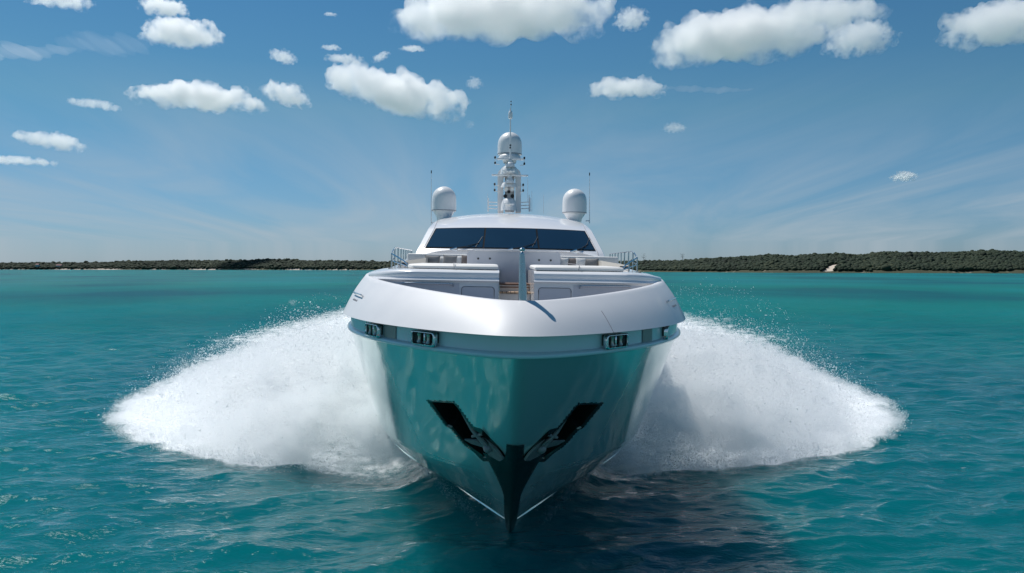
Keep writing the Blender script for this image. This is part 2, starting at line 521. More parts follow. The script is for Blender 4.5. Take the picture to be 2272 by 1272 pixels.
    # mirror layer: Fresnel, limited where wave facets seen edge-on shadow one another
    b.inputs['Specular IOR Level'].default_value = 0.0
    gl = N.new('ShaderNodeBsdfGlossy'); gl.inputs['Color'].default_value = (1, 1, 1, 1)
    K.new(mxr.outputs[0], gl.inputs['Roughness']); K.new(b2.outputs[0], gl.inputs['Normal'])
    fn = N.new('ShaderNodeFresnel'); fn.inputs['IOR'].default_value = 1.333; K.new(b2.outputs[0], fn.inputs['Normal'])
    cap = N.new('ShaderNodeMapRange'); cap.inputs['From Min'].default_value = 24; cap.inputs['From Max'].default_value = 100
    cap.inputs['To Min'].default_value = 0.55; cap.inputs['To Max'].default_value = 0.14
    K.new(cd.outputs['Value'], cap.inputs['Value'])
    fs = N.new('ShaderNodeMath'); fs.operation = 'MULTIPLY'; fs.inputs[1].default_value = 1.0
    K.new(fn.outputs[0], fs.inputs[0])
    mn = N.new('ShaderNodeMath'); mn.operation = 'MINIMUM'
    K.new(fs.outputs[0], mn.inputs[0]); K.new(cap.outputs[0], mn.inputs[1])
    iv = N.new('ShaderNodeMath'); iv.operation = 'MULTIPLY_ADD'; iv.inputs[1].default_value = -0.9; iv.inputs[2].default_value = 1.0
    K.new(fr.outputs[0], iv.inputs[0])
    fa = N.new('ShaderNodeMath'); fa.operation = 'MULTIPLY'
    K.new(mn.outputs[0], fa.inputs[0]); K.new(iv.outputs[0], fa.inputs[1])
    ms = N.new('ShaderNodeMixShader')
    K.new(fa.outputs[0], ms.inputs[0]); K.new(b.outputs[0], ms.inputs[1]); K.new(gl.outputs[0], ms.inputs[2])
    out = [q for q in N if q.type == 'OUTPUT_MATERIAL'][0]
    K.new(ms.outputs[0], out.inputs['Surface'])
    return m

make_water()

# ------------------------------------------------------------------ the yacht
yacht = bpy.data.objects.new('motor_yacht', None)
yacht.location = PIV
yacht.rotation_euler = (0, HEEL, YAW)
link(yacht)
tag(yacht, 'large white motor yacht with a silver hull speeding bow-on through the water', 'yacht')

def hull_ray(px, py):
    """hull surface point seen at a pixel"""
    def gfun(d):
        x, dd, z = L(px, py, d)
        return dd - float(hull_d(x, min(max(z, -1.2), 5.05)))
    ds = np.arange(12.5, 30, 0.05)
    prev = gfun(ds[0])
    for a, b in zip(ds[:-1], ds[1:]):
        cur = gfun(b)
        if prev < 0 <= cur:
            for _ in range(30):
                mid = 0.5 * (a + b)
                if gfun(mid) < 0: a = mid
                else: b = mid
            return L(px, py, b)
        prev = cur
    return L(px, py, 20)

def hull_pt(x, z, off=0.0):
    """point on hull surface for lateral x and height z, moved outward by off"""
    x = float(x); z = float(z)
    p = Vector((x, float(hull_d(x, z)), z))
    if off:
        e = 0.01
        sx = 1 if x >= 0 else -1
        a = Vector((x + sx * e, float(hull_d(abs(x) + e, z)), z)) - p
        b = Vector((x, float(hull_d(x, z + e)), z + e)) - p
        nrm = a.cross(b).normalized()
        if nrm.y > 0: nrm = -nrm
        p = p + nrm * off
    return p

# pocket outlines measured on the survey photograph (port side as seen), mirrored
pk_out = [(946, 887), (970, 920), (990, 947), (999, 950), (1030, 988), (1050, 1003), (1072, 1018)]
pk_in = [(1119, 1017), (1100, 993), (1066, 957), (1050, 946), (1030, 918), (1019, 902), (1008, 890), (977, 888)]
def xz(p):
    q = hull_ray(*p); return (abs(q[0]), q[2])
pocket_xz = [xz(p) for p in pk_out + pk_in]

def in_poly(x, z, poly):
    c = False; j = len(poly) - 1
    for i in range(len(poly)):
        xi, zi = poly[i]; xj, zj = poly[j]
        if (zi > z) != (zj > z) and x < (xj - xi) * (z - zi) / (zj - zi) + xi: c = not c
        j = i
    return c

def build_hull():
    zs = np.concatenate([np.linspace(-1.2, 1.0, 18), np.linspace(1.03, 4.0, 110), np.linspace(4.05, 5.05, 16)])
    tq = np.concatenate([np.linspace(0, 1, 240) ** 1.2 * HL, [14, 18, 24, 32, 38]])
    P = np.zeros((len(zs), len(tq) * 2 - 1, 3))
    for i, z in enumerate(zs):
        d = hull_stem(z) + tq
        d = np.minimum(d, 52 - 0.001 * np.arange(len(tq))[::-1])
        x = hull_x(d, z)
        # faint knuckle lines pressed into the plating
        kn = 0.018 * (1 / (1 + math.exp(-(z - 2.05) / 0.015))) + 0.014 * (1 / (1 + math.exp(-(z - 1.62) / 0.015)))
        x = x + kn * np.clip((d - hull_stem(z)) / 1.0, 0, 1)
        P[i, len(tq) - 1:] = np.stack([x, d, np.full_like(x, z)], -1)
        P[i, :len(tq) - 1] = np.stack([-x, d, np.full_like(x, z)], -1)[1:][::-1]
    n, m = P.shape[:2]
    faces = []
    for i in range(n - 1):
        for j in range(m - 1):
            c = (P[i, j] + P[i + 1, j + 1]) / 2
            if 1.0 < c[2] < 4.2 and in_poly(abs(c[0]), c[2], pocket_xz): continue
            faces.append((i * m + j, i * m + j + 1, (i + 1) * m + j + 1, (i + 1) * m + j))
    k = Mesh().add(P.reshape(-1, 3), faces)
    # transom
    k.f.append(tuple([i * m for i in range(n)] + [i * m + m - 1 for i in range(n - 1, -1, -1)]))
    return k.build('hull', M_hull, yacht, angle=50)
hull = build_hull()

def build_pocket(sx):
    n = len(pocket_xz)
    cx = sum(p[0] for p in pocket_xz) / n; cz = sum(p[1] for p in pocket_xz) / n
    outer, inner, lip, deep = [], [], [], []
    nrm = (hull_pt(sx * cx, cz, 1) - hull_pt(sx * cx, cz)).normalized()
    # resample
    pts = []
    for i in range(n):
        a, b = pocket_xz[i], pocket_xz[(i + 1) % n]
        for t in (0, 0.34, 0.67): pts.append((a[0] + (b[0] - a[0]) * t, a[1] + (b[1] - a[1]) * t))
    for i, (x, z) in enumerate(pts):
        px_, pz_ = pts[i - 1]; qx, qz = pts[(i + 1) % len(pts)]
        tx, tz = qx - px_, qz - pz_
        ln = math.hypot(tx, tz) or 1
        ox, oz = tz / ln, -tx / ln
        if in_poly(x + ox * 0.02, z + oz * 0.02, pocket_xz): ox, oz = -ox, -oz
        outer.append(hull_pt(sx * max(0.02, x + ox * 0.075), z + oz * 0.075, 0.008))
        inner.append(hull_pt(sx * max(0.02, x - ox * 0.045), z - oz * 0.045, 0.012))
        lip.append(hull_pt(sx * max(0.02, x - ox * 0.06), z - oz * 0.06, -0.02))
        q = hull_pt(sx * max(0.02, x - ox * 0.06), z - oz * 0.06)
        deep.append(q - nrm * 0.42)
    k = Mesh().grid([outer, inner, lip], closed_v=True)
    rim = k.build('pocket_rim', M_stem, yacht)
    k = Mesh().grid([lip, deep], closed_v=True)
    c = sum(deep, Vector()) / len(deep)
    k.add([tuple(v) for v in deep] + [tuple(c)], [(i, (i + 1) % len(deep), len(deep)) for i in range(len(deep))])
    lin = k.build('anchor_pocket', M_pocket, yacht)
    rim.parent = lin
    # anchor lying in the lower end of the pocket
    a0 = hull_pt(sx * 0.22, float(xz((1108, 1014))[1]), 0.03)
    u0 = xz((1000, 915))
    a1 = hull_pt(sx * u0[0], u0[1], -0.10)
    ax = (a1 - a0).normalized(); side = ax.cross(nrm).normalized()
    Lk = (a1 - a0).length
    def q(u, v, w): return tuple(a0 + ax * (u * Lk) + side * v + nrm * w)
    k = Mesh()
    k.prism([q(0.0, -0.10, 0), q(0.14, -0.24, 0.02), q(0.42, -0.20, 0.0), q(0.44, 0.20, 0.0), q(0.16, 0.22, 0.02), q(0.02, 0.10, 0)], nrm * 0.05)
    k.build('anchor_crown', M_anchor, None).parent = lin
    k = Mesh()
    for s2 in (-1, 1):
        k.prism([q(0.30, s2 * 0.05, 0.05), q(0.46, s2 * 0.10, 0.07), q(0.56, s2 * 0.30, 0.16), q(0.44, s2 * 0.27, 0.12), q(0.34, s2 * 0.16, 0.07)], nrm * 0.03)
    k.build('anchor_fluke', M_anchor, None).parent = lin
    k = Mesh().tube([q(0.28, 0, 0.07), q(0.6, 0.0, 0.03), q(0.95, 0, -0.12)], [0.05, 0.045, 0.035], 8)
    k.tube([q(0.5, -0.24, 0.03), q(0.5, 0.24, 0.03)], 0.035, 8)
    k.build('anchor_shank', M_anchor, None).parent = lin
    bm_ = Mesh().ball(q(0.27, 0, 0.07), 0.10, 14)
    bm_.build('swivel', M_anchor, None).parent = lin
for sx in (-1, 1): build_pocket(sx)

# stem plate, polished steel wrapped round the stem between the anchors
def build_stem_plate():
    spec = [(988, 20), (1003, 20), (1017, 21), (1018, 72), (1026, 66), (1040, 55), (1058, 43), (1075, 33), (1090, 25), (1105, 19), (1130, 17), (1155, 15), (1180, 8)]
    rows = []
    for y, w in spec:
        c = hull_ray(1147 - (y - 990) * 0.085, y)
        wx = w / 1767 * c[1]
        rows.append([hull_pt(s * wx, c[2], 0.014 if abs(s) < 1 else 0.004) for s in np.linspace(-1, 1, 21)])
    c = rows[-1][10]
    z0 = c.z
    for z in (z0 - 0.15, z0 - 0.4, z0 - 0.8):
        rows.append([hull_pt(s * 0.05, max(z, -1.15), 0.012) for s in np.linspace(-1, 1, 21)])
    Mesh().grid(rows).build('stem_plate', M_stem, yacht, angle=30).parent = hull
build_stem_plate()

# spray rails along the chine
for sx in (-1, 1):
    k = Mesh()
    dd = np.linspace(0.02, 9.0, 50)
    for z0, w0, sb in ((0.42, 0.022, 0.02), (1.15, 0.03, 3.6)):
        pts = []
        for s in dd + sb:
            z = z0 + 0.02 * s
            d = float(hull_stem(z)) + s
            pts.append((float(hull_x(d, z)), d, z))
        top = [(sx * x, d, z + 0.05) for x, d, z in pts]
        mid = [(sx * (x + w0 * min(1, s_ / 0.8)), d - 0.02, z) for (x, d, z), s_ in zip(pts, dd)]
        bot = [(sx * (x - 0.01), d, z - 0.03) for x, d, z in pts]
        k.grid([top, mid, bot])
    k.build('spray_rail', M_hull, yacht, angle=25).parent = hull

# ---- bulwark, recess band, rub rail
def plan(u, tip, B, Ln=12.0, p=3.6, dmax=50):
    """plan curve of the bow: u from -1..1 -> (x, d)"""
    u = np.asarray(u, float)
    a = np.abs(u)
    s = np.where(a < 0.8, (a / 0.8) ** 1.3 * Ln, Ln + (a - 0.8) / 0.2 * (dmax - tip - Ln))
    sr = np.sqrt(s * (s + 1.1)) * np.clip(s / 0.02, 0, 1)
    t = np.clip(sr / (Ln + 0.54), 0, 1)
    return np.sign(u) * B * (1 - (1 - t) ** p), tip + s, s
UU = np.concatenate([np.linspace(-1, -0.8, 8)[:-1], np.linspace(-0.8, 0.8, 161), np.linspace(0.8, 1, 8)[1:]])
def bul_top(s):
    return 5.93 + 0.50 * (1 - np.exp(-np.asarray(s, float) / 5.5))
BT_TIP, BT_B = 13.22, 3.86
BB_TIP, BB_B, BB_Z = 12.47, 4.27, 5.42
def bulwark():
    rows = []
    xb, db, s = plan(UU, BB_TIP, BB_B); xt, dt, _ = plan(UU, BT_TIP, BT_B)
    zt = bul_top(s)
    rows.append(np.stack([xb * 0.985, db + 0.10, np.full_like(xb, BB_Z - 0.005)], -1))
    rows.append(np.stack([xb, db, np.full_like(xb, BB_Z)], -1))
    for k in np.linspace(0, 1, 14)[1:]:
        bulge = 0.05 * math.sin(k * math.pi) 
        x = xb + (xt - xb) * k; d = db + (dt - db) * k; z = BB_Z + (zt - BB_Z) * k
        # push outwards and up for a convex section
        rows.append(np.stack([x + np.sign(x) * bulge * 0.5 * np.clip(np.abs(x) / 3, 0, 1), d - bulge * 0.55 * (1 - np.clip(np.abs(x) / 4.0, 0, 1)), z + bulge * 0.55], -1))
    # rolled lip and inner face
    for off, dz in ((0.03, 0.018), (0.09, 0.018), (0.12, -0.01), (0.13, -0.45)):
        rows.append(np.stack([xt * (1 - off / 3.86), dt + off * 1.2, zt + dz], -1))
    return Mesh().grid(rows).build('bulwark', M_bulw, yacht, angle=45)
bul = bulwark()
# seam on the bulwark just beside the stem
def bul_pt(u, k, off=0.006):
    def pos(u, k):
        xb, db, s = plan([u], BB_TIP, BB_B); xt, dt, _ = plan([u], BT_TIP, BT_B); zt = bul_top(s)
        b = 0.05 * math.sin(k * math.pi)
        x = xb + (xt - xb) * k; d = db + (dt - db) * k; z = BB_Z + (zt - BB_Z) * k
        return Vector((float(x[0] + np.sign(x[0]) * b * 0.5 * min(abs(x[0]) / 3, 1)), float(d[0] - b * 0.55 * (1 - min(abs(x[0]) / 4, 1))), float(z[0] + b * 0.55)))
    p = pos(u, k)
    e = 0.004
    a = pos(u + e, k) - pos(u - e, k); b = pos(u, min(1, k + .02)) - pos(u, max(0, k - .02))
    n = a.cross(b).normalized()
    if n.dot(Vector((0, -1, 0.8))) < 0 and abs(p.x) < 3: n = -n
    if abs(p.x) >= 3 and n.x * p.x < 0: n = -n
    return p + n * off
k = Mesh().tube([bul_pt(0.105 + 0.02 * t, 1 - t, 0.001) for t in np.linspace(0.45, 1, 10)], 0.006, 5)
k.build('seam', M_seam, yacht).parent = bul

xr, dr_, s_ = plan(UU, 12.80, 4.16)
k = Mesh().grid([np.stack([xr, dr_ + 0.06, np.full_like(xr, z)], -1) for z in (5.02, 5.2, 5.47)])
k.build('recess_band', M_white, yacht)
xr, dr_, s_ = plan(UU, 12.80, 4.20)
prof = [(0.20, 0.07), (0.03, 0.06), (-0.02, 0.03), (-0.03, 0.0), (-0.02, -0.03), (0.03, -0.05), (0.42, -0.075)]
k = Mesh().grid([np.stack([xr * (1 - 0.9 * o / 4.2), dr_ + o, np.full_like(xr, 5.07 + z)], -1) for o, z in prof])
k.build('rub_rail', M_white, yacht, angle=60)

# fairleads in the recess band
def recess_u(px, py=745):
    best = min(np.linspace(-0.75, 0.75, 3001), key=lambda u: (lambda p: abs((MB @ Vector((p[0], p[1] - 13.5, 5.2))).x / (MB @ Vector((p[0], p[1] - 13.5, 5.2))).y * 1767 + 1136 - px))((float(plan([u], 12.80, 4.16)[0][0]), float(plan([u], 12.80, 4.16)[1][0] + 0.06))))
    return float(best)
def fairlead(px0, px1, plate=None):
    def P(px):
        u = recess_u(px); a = plan([u], 12.80, 4.16)
        return Vector((float(a[0][0]), float(a[1][0]) + 0.045, 5.235))
    a, b = P(px0), P(px1)
    c = (a + b) / 2; t = (b - a); w = t.length; t.normalize()
    n = Vector((t.y, -t.x, 0))
    if n.y > 0: n = -n
    up = Vector((0, 0, 1)); h = 0.25
    def q(u, v, o): return tuple(c + t * u + up * v + n * o)
    root = Mesh()
    root.prism([q(-w / 2, -h / 2 + .06, 0.005), q(w / 2, -h / 2 + .06, 0.005), q(w / 2, h / 2, 0.005), q(-w / 2, h / 2, 0.005)], n * 0.03)
    o = root.build('fairlead', M_dark, yacht)
    rr = 0.05
    def loop_at(off, grow):
        out = []
        hw, hh = w / 2 + grow, h / 2 + grow
        for cx_, cy_, a0 in ((hw - rr, hh - rr, 0), (-hw + rr, hh - rr, 90), (-hw + rr, -hh + rr, 180), (hw - rr, -hh + rr, 270)):
            for da in (0, 30, 60, 90):
                out.append(q(cx_ + rr * math.cos(R(a0 + da)), cy_ + rr * math.sin(R(a0 + da)), off))
        return out
    # box frame: flared steel mouth round the opening
    Mesh().grid([loop_at(0.03, -0.03), loop_at(0.10, -0.03), loop_at(0.125, -0.022), loop_at(0.125, -0.004), loop_at(0.11, 0.006), loop_at(0.04, 0.004)], closed_v=True).build('frame', M_chrome, o, angle=60)
    for s2 in (-0.20, 0.20):
        rp = [(0.03, -h / 2 + .03), (0.05, -h / 2 + .05), (0.03, -0.025), (0.03, 0.025), (0.05, h / 2 - .05), (0.03, h / 2 - .03)]
        Mesh().lathe(q(w * s2, 0, 0.075), rp, 14).build('roller', M_roller, o)
    Mesh().box(q(0, 0, 0.07), (0.03, 0.03, h - 0.08), 0.005).build('post', M_chrome, o)
    return o
for a, b in ((924, 974), (822, 850), (797, 818), (1335, 1382), (1449, 1467), (1469, 1488)):
    fairlead(a, b)
# flat polished chafe plates beside them
def chafe(px0, px1):
    us = np.linspace(recess_u(px0), recess_u(px1), 8)
    x, d, _ = plan(us, 12.80, 4.16)
    x = x * 1.004; d = d + 0.045
    Mesh().grid([np.stack([x, d, np.full_like(x, z)], -1) for z in (5.11, 5.37)]).build('chafe_plate', M_plate, yacht)
chafe(853, 879); chafe(1425, 1446)

# grab bar and small lettering on each flank of the bulwark
def u_for(px, k=0.55):
    f = lambda u: (lambda w: w.x / w.y * 1767 + 1136)(MB @ (bul_pt(u, k) - Vector((0, 13.5, 0))))
    return float(min(np.linspace(-0.62, 0.62, 1241), key=lambda u: abs(f(u) - px)))
for px0, px1 in ((807, 786), (1478, 1491)):
    u0, u1 = u_for(px0), u_for(px1)
    sg = 1 if u0 > 0 else -1
    u1 = u0 + sg * 0.07
    kk = 0.52
    k = Mesh().tube([bul_pt(u, kk, 0.06) for u in np.linspace(u0, u1, 8)], 0.014, 8)
    for u in (u0, u1): k.tube([bul_pt(u, kk, 0.0), bul_pt(u, kk, 0.065)], 0.018, 8)
    k.build('grab_bar', M_chrome, yacht).parent = bul
    k = Mesh()
    for i in range(9):
        ua = u0 + sg * (0.022 + i * 0.0046)
        k.add([bul_pt(ua, kk - 0.16, 0.004), bul_pt(ua + sg * 0.0026, kk - 0.16, 0.004), bul_pt(ua + sg * 0.0026, kk - 0.11 - 0.014 * (i % 3), 0.004), bul_pt(ua, kk - 0.11 - 0.014 * (i % 2), 0.004)], [(0, 1, 2, 3)])
    k.build('lettering', M_seam, yacht, smooth=False).parent = bul

# ---- foredeck
def bt_x(d):
    s = max(d - BT_TIP, 0.0)
    sr = math.sqrt(s * (s + 1.1)); t = min(sr / 12.54, 1)
    return BT_B * (1 - (1 - t) ** 3.6)
def zt(d): return float(bul_top(max(d - BT_TIP, 0)))
# floor of the well and the passage, greyed to dull its bounce light
rows = []
for d in np.linspace(13.7, 18.9, 20):
    w = max(bt_x(d) - 0.12, 0.02)
    rows.append([(u * w, d, 5.55 + 0.0 * d) for u in np.linspace(-1, 1, 13)])
Mesh().grid(rows).build('foredeck', M_dulldeck, yacht)
FD = 17.05          # front face of the lockers
GAP = 0.375
def deck_block(sx):
    # profile of the forward edge (d offset, z), swept along x then blended into the shoulder
    prof = [(0.03, 5.5), (0.03, 6.185), (-0.035, 6.19), (-0.045, 6.205), (-0.03, 6.225), (0.05, 6.235), (0.075, 6.27), (0.06, 6.33), (0.07, 6.375), (0.11, 6.41), (0.18, 6.43), (0.30, 6.44)]
    xo = bt_x(FD) + 0.02
    xs = np.concatenate([[GAP], np.linspace(GAP + 0.02, 1.9, 10), np.linspace(2.0, xo + 0.32, 14)])
    rows = []
    for o, z in prof:
        r = []
        for x in xs:
            f = max(0, (x - 2.1) / (xo + 0.3 - 2.1)) ** 2.2
            dd = FD + o + f * 1.15
            r.append((sx * x, dd, z - f * 0.10 * max(0, (z - 6.19) / 0.25)))
        rows.append(r)
    # top, running aft to the cowl
    for d in np.linspace(17.5, 27.5, 26):
        lim = bt_x(d) - 0.02
        r = []
        for i, x in enumerate(xs):
            xx = GAP + (x - GAP) / (xs[-1] - GAP) * (lim - GAP)
            if d < 18.6:
                xx = x + (xx - x) * (d - 17.5) / 1.1
            edge = max(0, (xx - (lim - 0.75)) / 0.75)
            zz = 6.44 + 0.004 * (d - 17)
            zz = zz - (zz - (zt(d) + 0.02)) * min(edge, 1.0) ** 2.2
            f = max(0, (x - 2.1) / (xo + 0.3 - 2.1)) ** 2.2
            dd = d + f * 1.15 * max(0, 1 - (d - 17.5) / 3)
            r.append((sx * xx, dd, zz))
        rows.append(r)
    k = Mesh().grid(rows)
    # inner side wall of the passage
    k.grid([[(sx * GAP, FD + o, z) for o, z in prof[1:]] + [(sx * GAP, 20.9, 6.455)], [(sx * GAP, FD + o, 5.5) for o, z in prof[1:]] + [(sx * GAP, 20.9, 5.5)]])
    o = k.build('deck_locker', M_white, yacht, angle=35)
    # recessed door panel outline on the front face
    k = Mesh()
    x0, x1, z0, z1, rr = GAP + 0.10, GAP + 0.80, 5.62, 6.075, 0.06
    loop = []
    for cx_, cy_, a0 in ((x1 - rr, z1 - rr, 0), (x0 + rr, z1 - rr, 90), (x0 + rr, z0 + rr, 180), (x1 - rr, z0 + rr, 270)):
        for da in (0, 30, 60, 90):
            loop.append((sx * (cx_ + rr * math.cos(R(a0 + da))), FD + 0.026, cy_ + rr * math.sin(R(a0 + da))))
    k.tube(loop + [loop[0]], 0.009, 6, cap=False)
    k.build('panel_seam', M_seam, o)
    k = Mesh().prism([(sx * (x0 + .02), FD + 0.022, z0 + .02), (sx * (x1 - .02), FD + 0.022, z0 + .02), (sx * (x1 - .02), FD + 0.022, z1 - .02), (sx * (x0 + .02), FD + 0.022, z1 - .02)], (0, 0.006, 0))
    k.build('door_panel', M_shadefront, o)
    k = Mesh().prism([(sx * (x1 + .05), FD + 0.022, 5.55), (sx * (bt_x(FD) - .32), FD + 0.022, 5.55), (sx * (bt_x(FD) - .32), FD + 0.022, 6.15), (sx * (x1 + .05), FD + 0.022, 6.15)], (0, 0.005, 0))
    k.build('front_panel', M_shadefront, o)
    # handrail across the face
    hz = 6.125
    k = Mesh().tube([(sx * (GAP + 0.98), FD + 0.02, hz - 0.045), (sx * (GAP + 0.99), FD - 0.05, hz), (sx * (GAP + 1.06), FD - 0.075, hz + 0.01), (sx * 2.35, FD - 0.075, hz + 0.012), (sx * 2.45, FD + 0.01, hz)], 0.017, 10)
    k.build('handrail', M_chrome, o)
    return o
lockL, lockR = deck_block(-1), deck_block(1)

# steps in the passage
k = Mesh().box((0, 18.95, 5.70), (0.74, 0.5, 0.38), 0.01)
k.build('step', M_cush, yacht)
k = Mesh().box((0, 18.93, 5.91), (0.73, 0.56, 0.035), 0.006)
k.build('step_tread', M_teak, yacht)
k = Mesh().box((0, 19.9, 5.88), (0.74, 1.3, 0.40), 0.01)
k.build('step', M_cush, yacht)
k = Mesh().box((0, 19.95, 6.098), (0.73, 1.46, 0.03), 0.006)
k.build('step_tread', M_teakdark, yacht)
k = Mesh().box((0, 19.19, 6.03), (0.72, 0.02, 0.03), 0.004)
k.build('step_nosing', M_teakdark, yacht)

# console wall between the sofas
CD = 21.0
k = Mesh()
pts = [(-1.23, 6.0), (1.23, 6.0), (1.23, 6.86), (1.19, 6.93), (1.10, 6.95), (-1.06, 6.95), (-1.17, 6.93), (-1.23, 6.86)]
k.prism([(x, CD, z) for x, z in pts], (0, 1.2, 0))
console = k.build('console', M_shadefront, yacht, angle=30)
k = Mesh().tube([(-1.08, CD - .01, 6.955), (1.12, CD - .01, 6.955)], 0.022, 8)
k.build('cap_rail', M_white, console)
k = Mesh().prism([(-0.42, CD - .02, 6.05), (0.42, CD - .02, 6.05), (0.42, CD - .02, 6.88), (-0.42, CD - .02, 6.88)], (0, 0.019, 0))
k.build('console_door', M_shadefront, console)
for px, py in ((1061, 574), (1087, 574), (1196, 577.5), (1222, 578)):
    p = L(px, py, CD)
    k = Mesh().tube([(p[0], CD - 0.012, p[2]), (p[0], CD + 0.02, p[2])], 0.028, 12)
    k.build('courtesy_light', M_dark, console)

# sofas with pale backs
for sx in (-1, 1):
    k = Mesh()
    k.box((sx * 2.05, 22.25, 6.62), (1.75, 0.5, 0.45), 0.05)
    sofa = k.build('sofa', M_cush, yacht)
    k = Mesh().box((sx * 2.05, 21.6, 6.42), (1.75, 1.0, 0.16), 0.05)
    k.build('seat_cushion', M_cush, sofa)
    k = Mesh()
    k.prism([(sx * 2.28, 20.4, 6.42), (sx * 2.93, 20.2, 6.42), (sx * 2.95, 20.3, 6.60), (sx * 2.30, 20.9, 6.72)], (0, 0.9, 0))
    k.build('side_bolster', M_beige, sofa)
    k = Mesh().box((sx * 2.78, 20.1, 6.55), (0.22, 0.04, 0.07), 0.01)
    k.build('louvre', M_dark, sofa)

# low coaming running aft along the foredeck edge up to the cabin
for sx in (-1, 1):
    rows = []
    for d in np.linspace(19.0, 27.2, 18):
        t = (d - 19.0) / 8.2
        xi = 2.72 + 0.35 * t
        h = 0.02 + 0.30 * min(1, t * 1.6) ** 1.2
        z = 6.43
        rows.append([(sx * (xi + 0.34), d, z - 0.03), (sx * (xi + 0.28), d, z + h * 0.7), (sx * (xi + 0.2), d, z + h), (sx * (xi + 0.06), d, z + h), (sx * xi, d, z + h * 0.9), (sx * xi, d, z - 0.05)])
    Mesh().grid(rows).build('side_coaming', M_white, yacht)

# ---- cabin
cab_rows = [  # z, half width, edge drop, d centre
    (6.55, 3.36, 0.0, 26.3), (6.80, 3.30, 0.0, 26.6), (7.02, 3.235, 0.0, 26.85), (7.10, 3.21, 0.0, 26.95), (7.30, 3.15, 0.01, 27.3),
    (7.60, 3.06, 0.02, 27.82), (7.88, 2.975, 0.04, 28.30), (7.94, 2.955, 0.045, 28.42), (8.10, 2.91, 0.08, 28.9), (8.28, 2.86, 0.13, 29.5),
    (8.45, 2.79, 0.18, 30.2), (8.58, 2.72, 0.215, 31.0), (8.67, 2.65, 0.24, 32.0), (8.73, 2.58, 0.26, 33.5), (8.75, 2.53, 0.27, 36.0), (8.75, 2.5, 0.27, 44.0)]
def cab_row_at(z):
    zs = [r[0] for r in cab_rows[:14]]
    return tuple(np.interp(z, zs, [r[i] for r in cab_rows[:14]]) for i in (1, 2, 3))
def cab_pt(u, row, off=0.0):
    z, w, c, d = row
    x = u * w
    a = abs(u)
    # rounded shoulder near the edge
    p = Vector((x, d + 0.75 * (x / 3.2) ** 2 * (1 if d < 31 else max(0, 1 - (d - 31) / 4)), z - c * a ** 2.4))
    return p + Vector((0, -0.8, 0.6)) * off
US = np.linspace(-1, 1, 41)
k = Mesh()
k.grid([[cab_pt(u, r) for u in US] for r in cab_rows])
for sx in (-1, 1):
    ed = [cab_pt(sx, r) for r in cab_rows]
    # side wall: slight roll, then straight aft
    roll = [Vector((p.x + sx * 0.035, p.y + 0.10, p.z - 0.015)) for p in ed[:-1]] + [ed[-1]]
    aft = [Vector((p.x + sx * 0.02, 44.0, p.z - 0.015)) for p in ed[:-1]] + [ed[-1]]
    k.grid([ed, roll, aft], flip=(sx > 0))
k.f.append(tuple())
k.f.pop()
cabin = k.build('cabin', M_white, yacht, angle=38)
# windscreen: black surround, three panes
def wrow(z):
    w, c, d = cab_row_at(z); return (z, w, c, d)
def win_patch(x0b, x1b, x0t, x1t, zb, zt_, off, nz=8, nu=14):
    rows = []
    for t in np.linspace(0, 1, nz):
        z = zb + (zt_ - zb) * t
        r = wrow(z)
        xa, xc = x0b + (x0t - x0b) * t, x1b + (x1t - x1b) * t
        rows.append([cab_pt(x / r[1], r, off) for x in np.linspace(xa, xc, nu)])
    return rows
ZB, ZT = 7.125, 7.90
def side_x(z): return np.interp(z, (7.10, 7.90), (2.97, 2.70))
k = Mesh().grid(win_patch(-side_x(ZB) , side_x(ZB), -side_x(ZT), side_x(ZT), ZB, ZT, 0.018, 8, 40))
frame = k.build('windscreen_surround', M_frit, yacht); frame.parent = cabin
xa, xb_ = -0.96, 0.96
for a, b, c, e in ((-2.92, -0.965, -2.66, -0.925), (-0.905, 0.925, -0.865, 0.885), (0.985, 2.92, 0.945, 2.66)):
    k = Mesh().grid(win_patch(a, b, c, e, ZB + 0.03, ZT - 0.03, 0.030))
    k.build('windscreen_pane', M_glass, yacht).parent = cabin
# wipers
def wpt(x, z, off): 
    r = wrow(z); return cab_pt(x / r[1], r, off)
for bx, tx, tz in ((-1.95, -1.08, 7.30), (-0.05, 0.85, 7.33), (2.15, 2.72, 7.36)):
    k = Mesh().tube([wpt(bx, 7.10, 0.05), wpt((bx + tx) / 2, 7.16, 0.07), wpt(tx, tz, 0.045)], 0.014, 6)
    w_ = k.build('wiper', M_black, yacht)
    w_.parent = cabin
    Mesh().tube([wpt(tx - 0.12, tz - 0.14, 0.035), wpt(tx + 0.1, tz + 0.24, 0.035)], 0.012, 6).build('wiper_blade', M_black, yacht).parent = cabin
    p = wpt(bx, 7.09, 0.03)
    Mesh().box(p, (0.26, 0.10, 0.07), 0.02, Euler((0, R(-18), 0))).build('wiper_motor', M_chrome, yacht).parent = cabin
# dark gap between pillar and cowl, pillar seam
for sx in (-1, 1):
    pts = [cab_pt(sx * min(0.999, (side_x(max(z, 7.0)) + 0.045 + 0.10 * max(0, 7.1 - z)) / wrow(z)[1]), wrow(z), 0.004) for z in np.linspace(6.78, 8.35, 16)]
    Mesh().tube(pts, 0.011, 5).build('pillar_seam', M_seam, yacht).parent = cabin
# cowl: sloping white deck in front of the windscreen
rows = []
for t in np.linspace(0, 1, 10):
    d = 22.6 + (26.97 - 22.6) * t
    z = 6.80 + (7.10 - 6.80) * t ** 0.9
    w = 2.75 + 0.22 * t
    rows.append([(u * w, d + 0.72 * (u * w / 3.2) ** 2 * t, z - 0.10 * abs(u) ** 6) for u in np.linspace(-1, 1, 21)])
k = Mesh().grid(rows)
k.grid([rows[0], [(x, d, 6.4) for x, d, z in rows[0]]])
k.build('cowl', M_white, yacht)

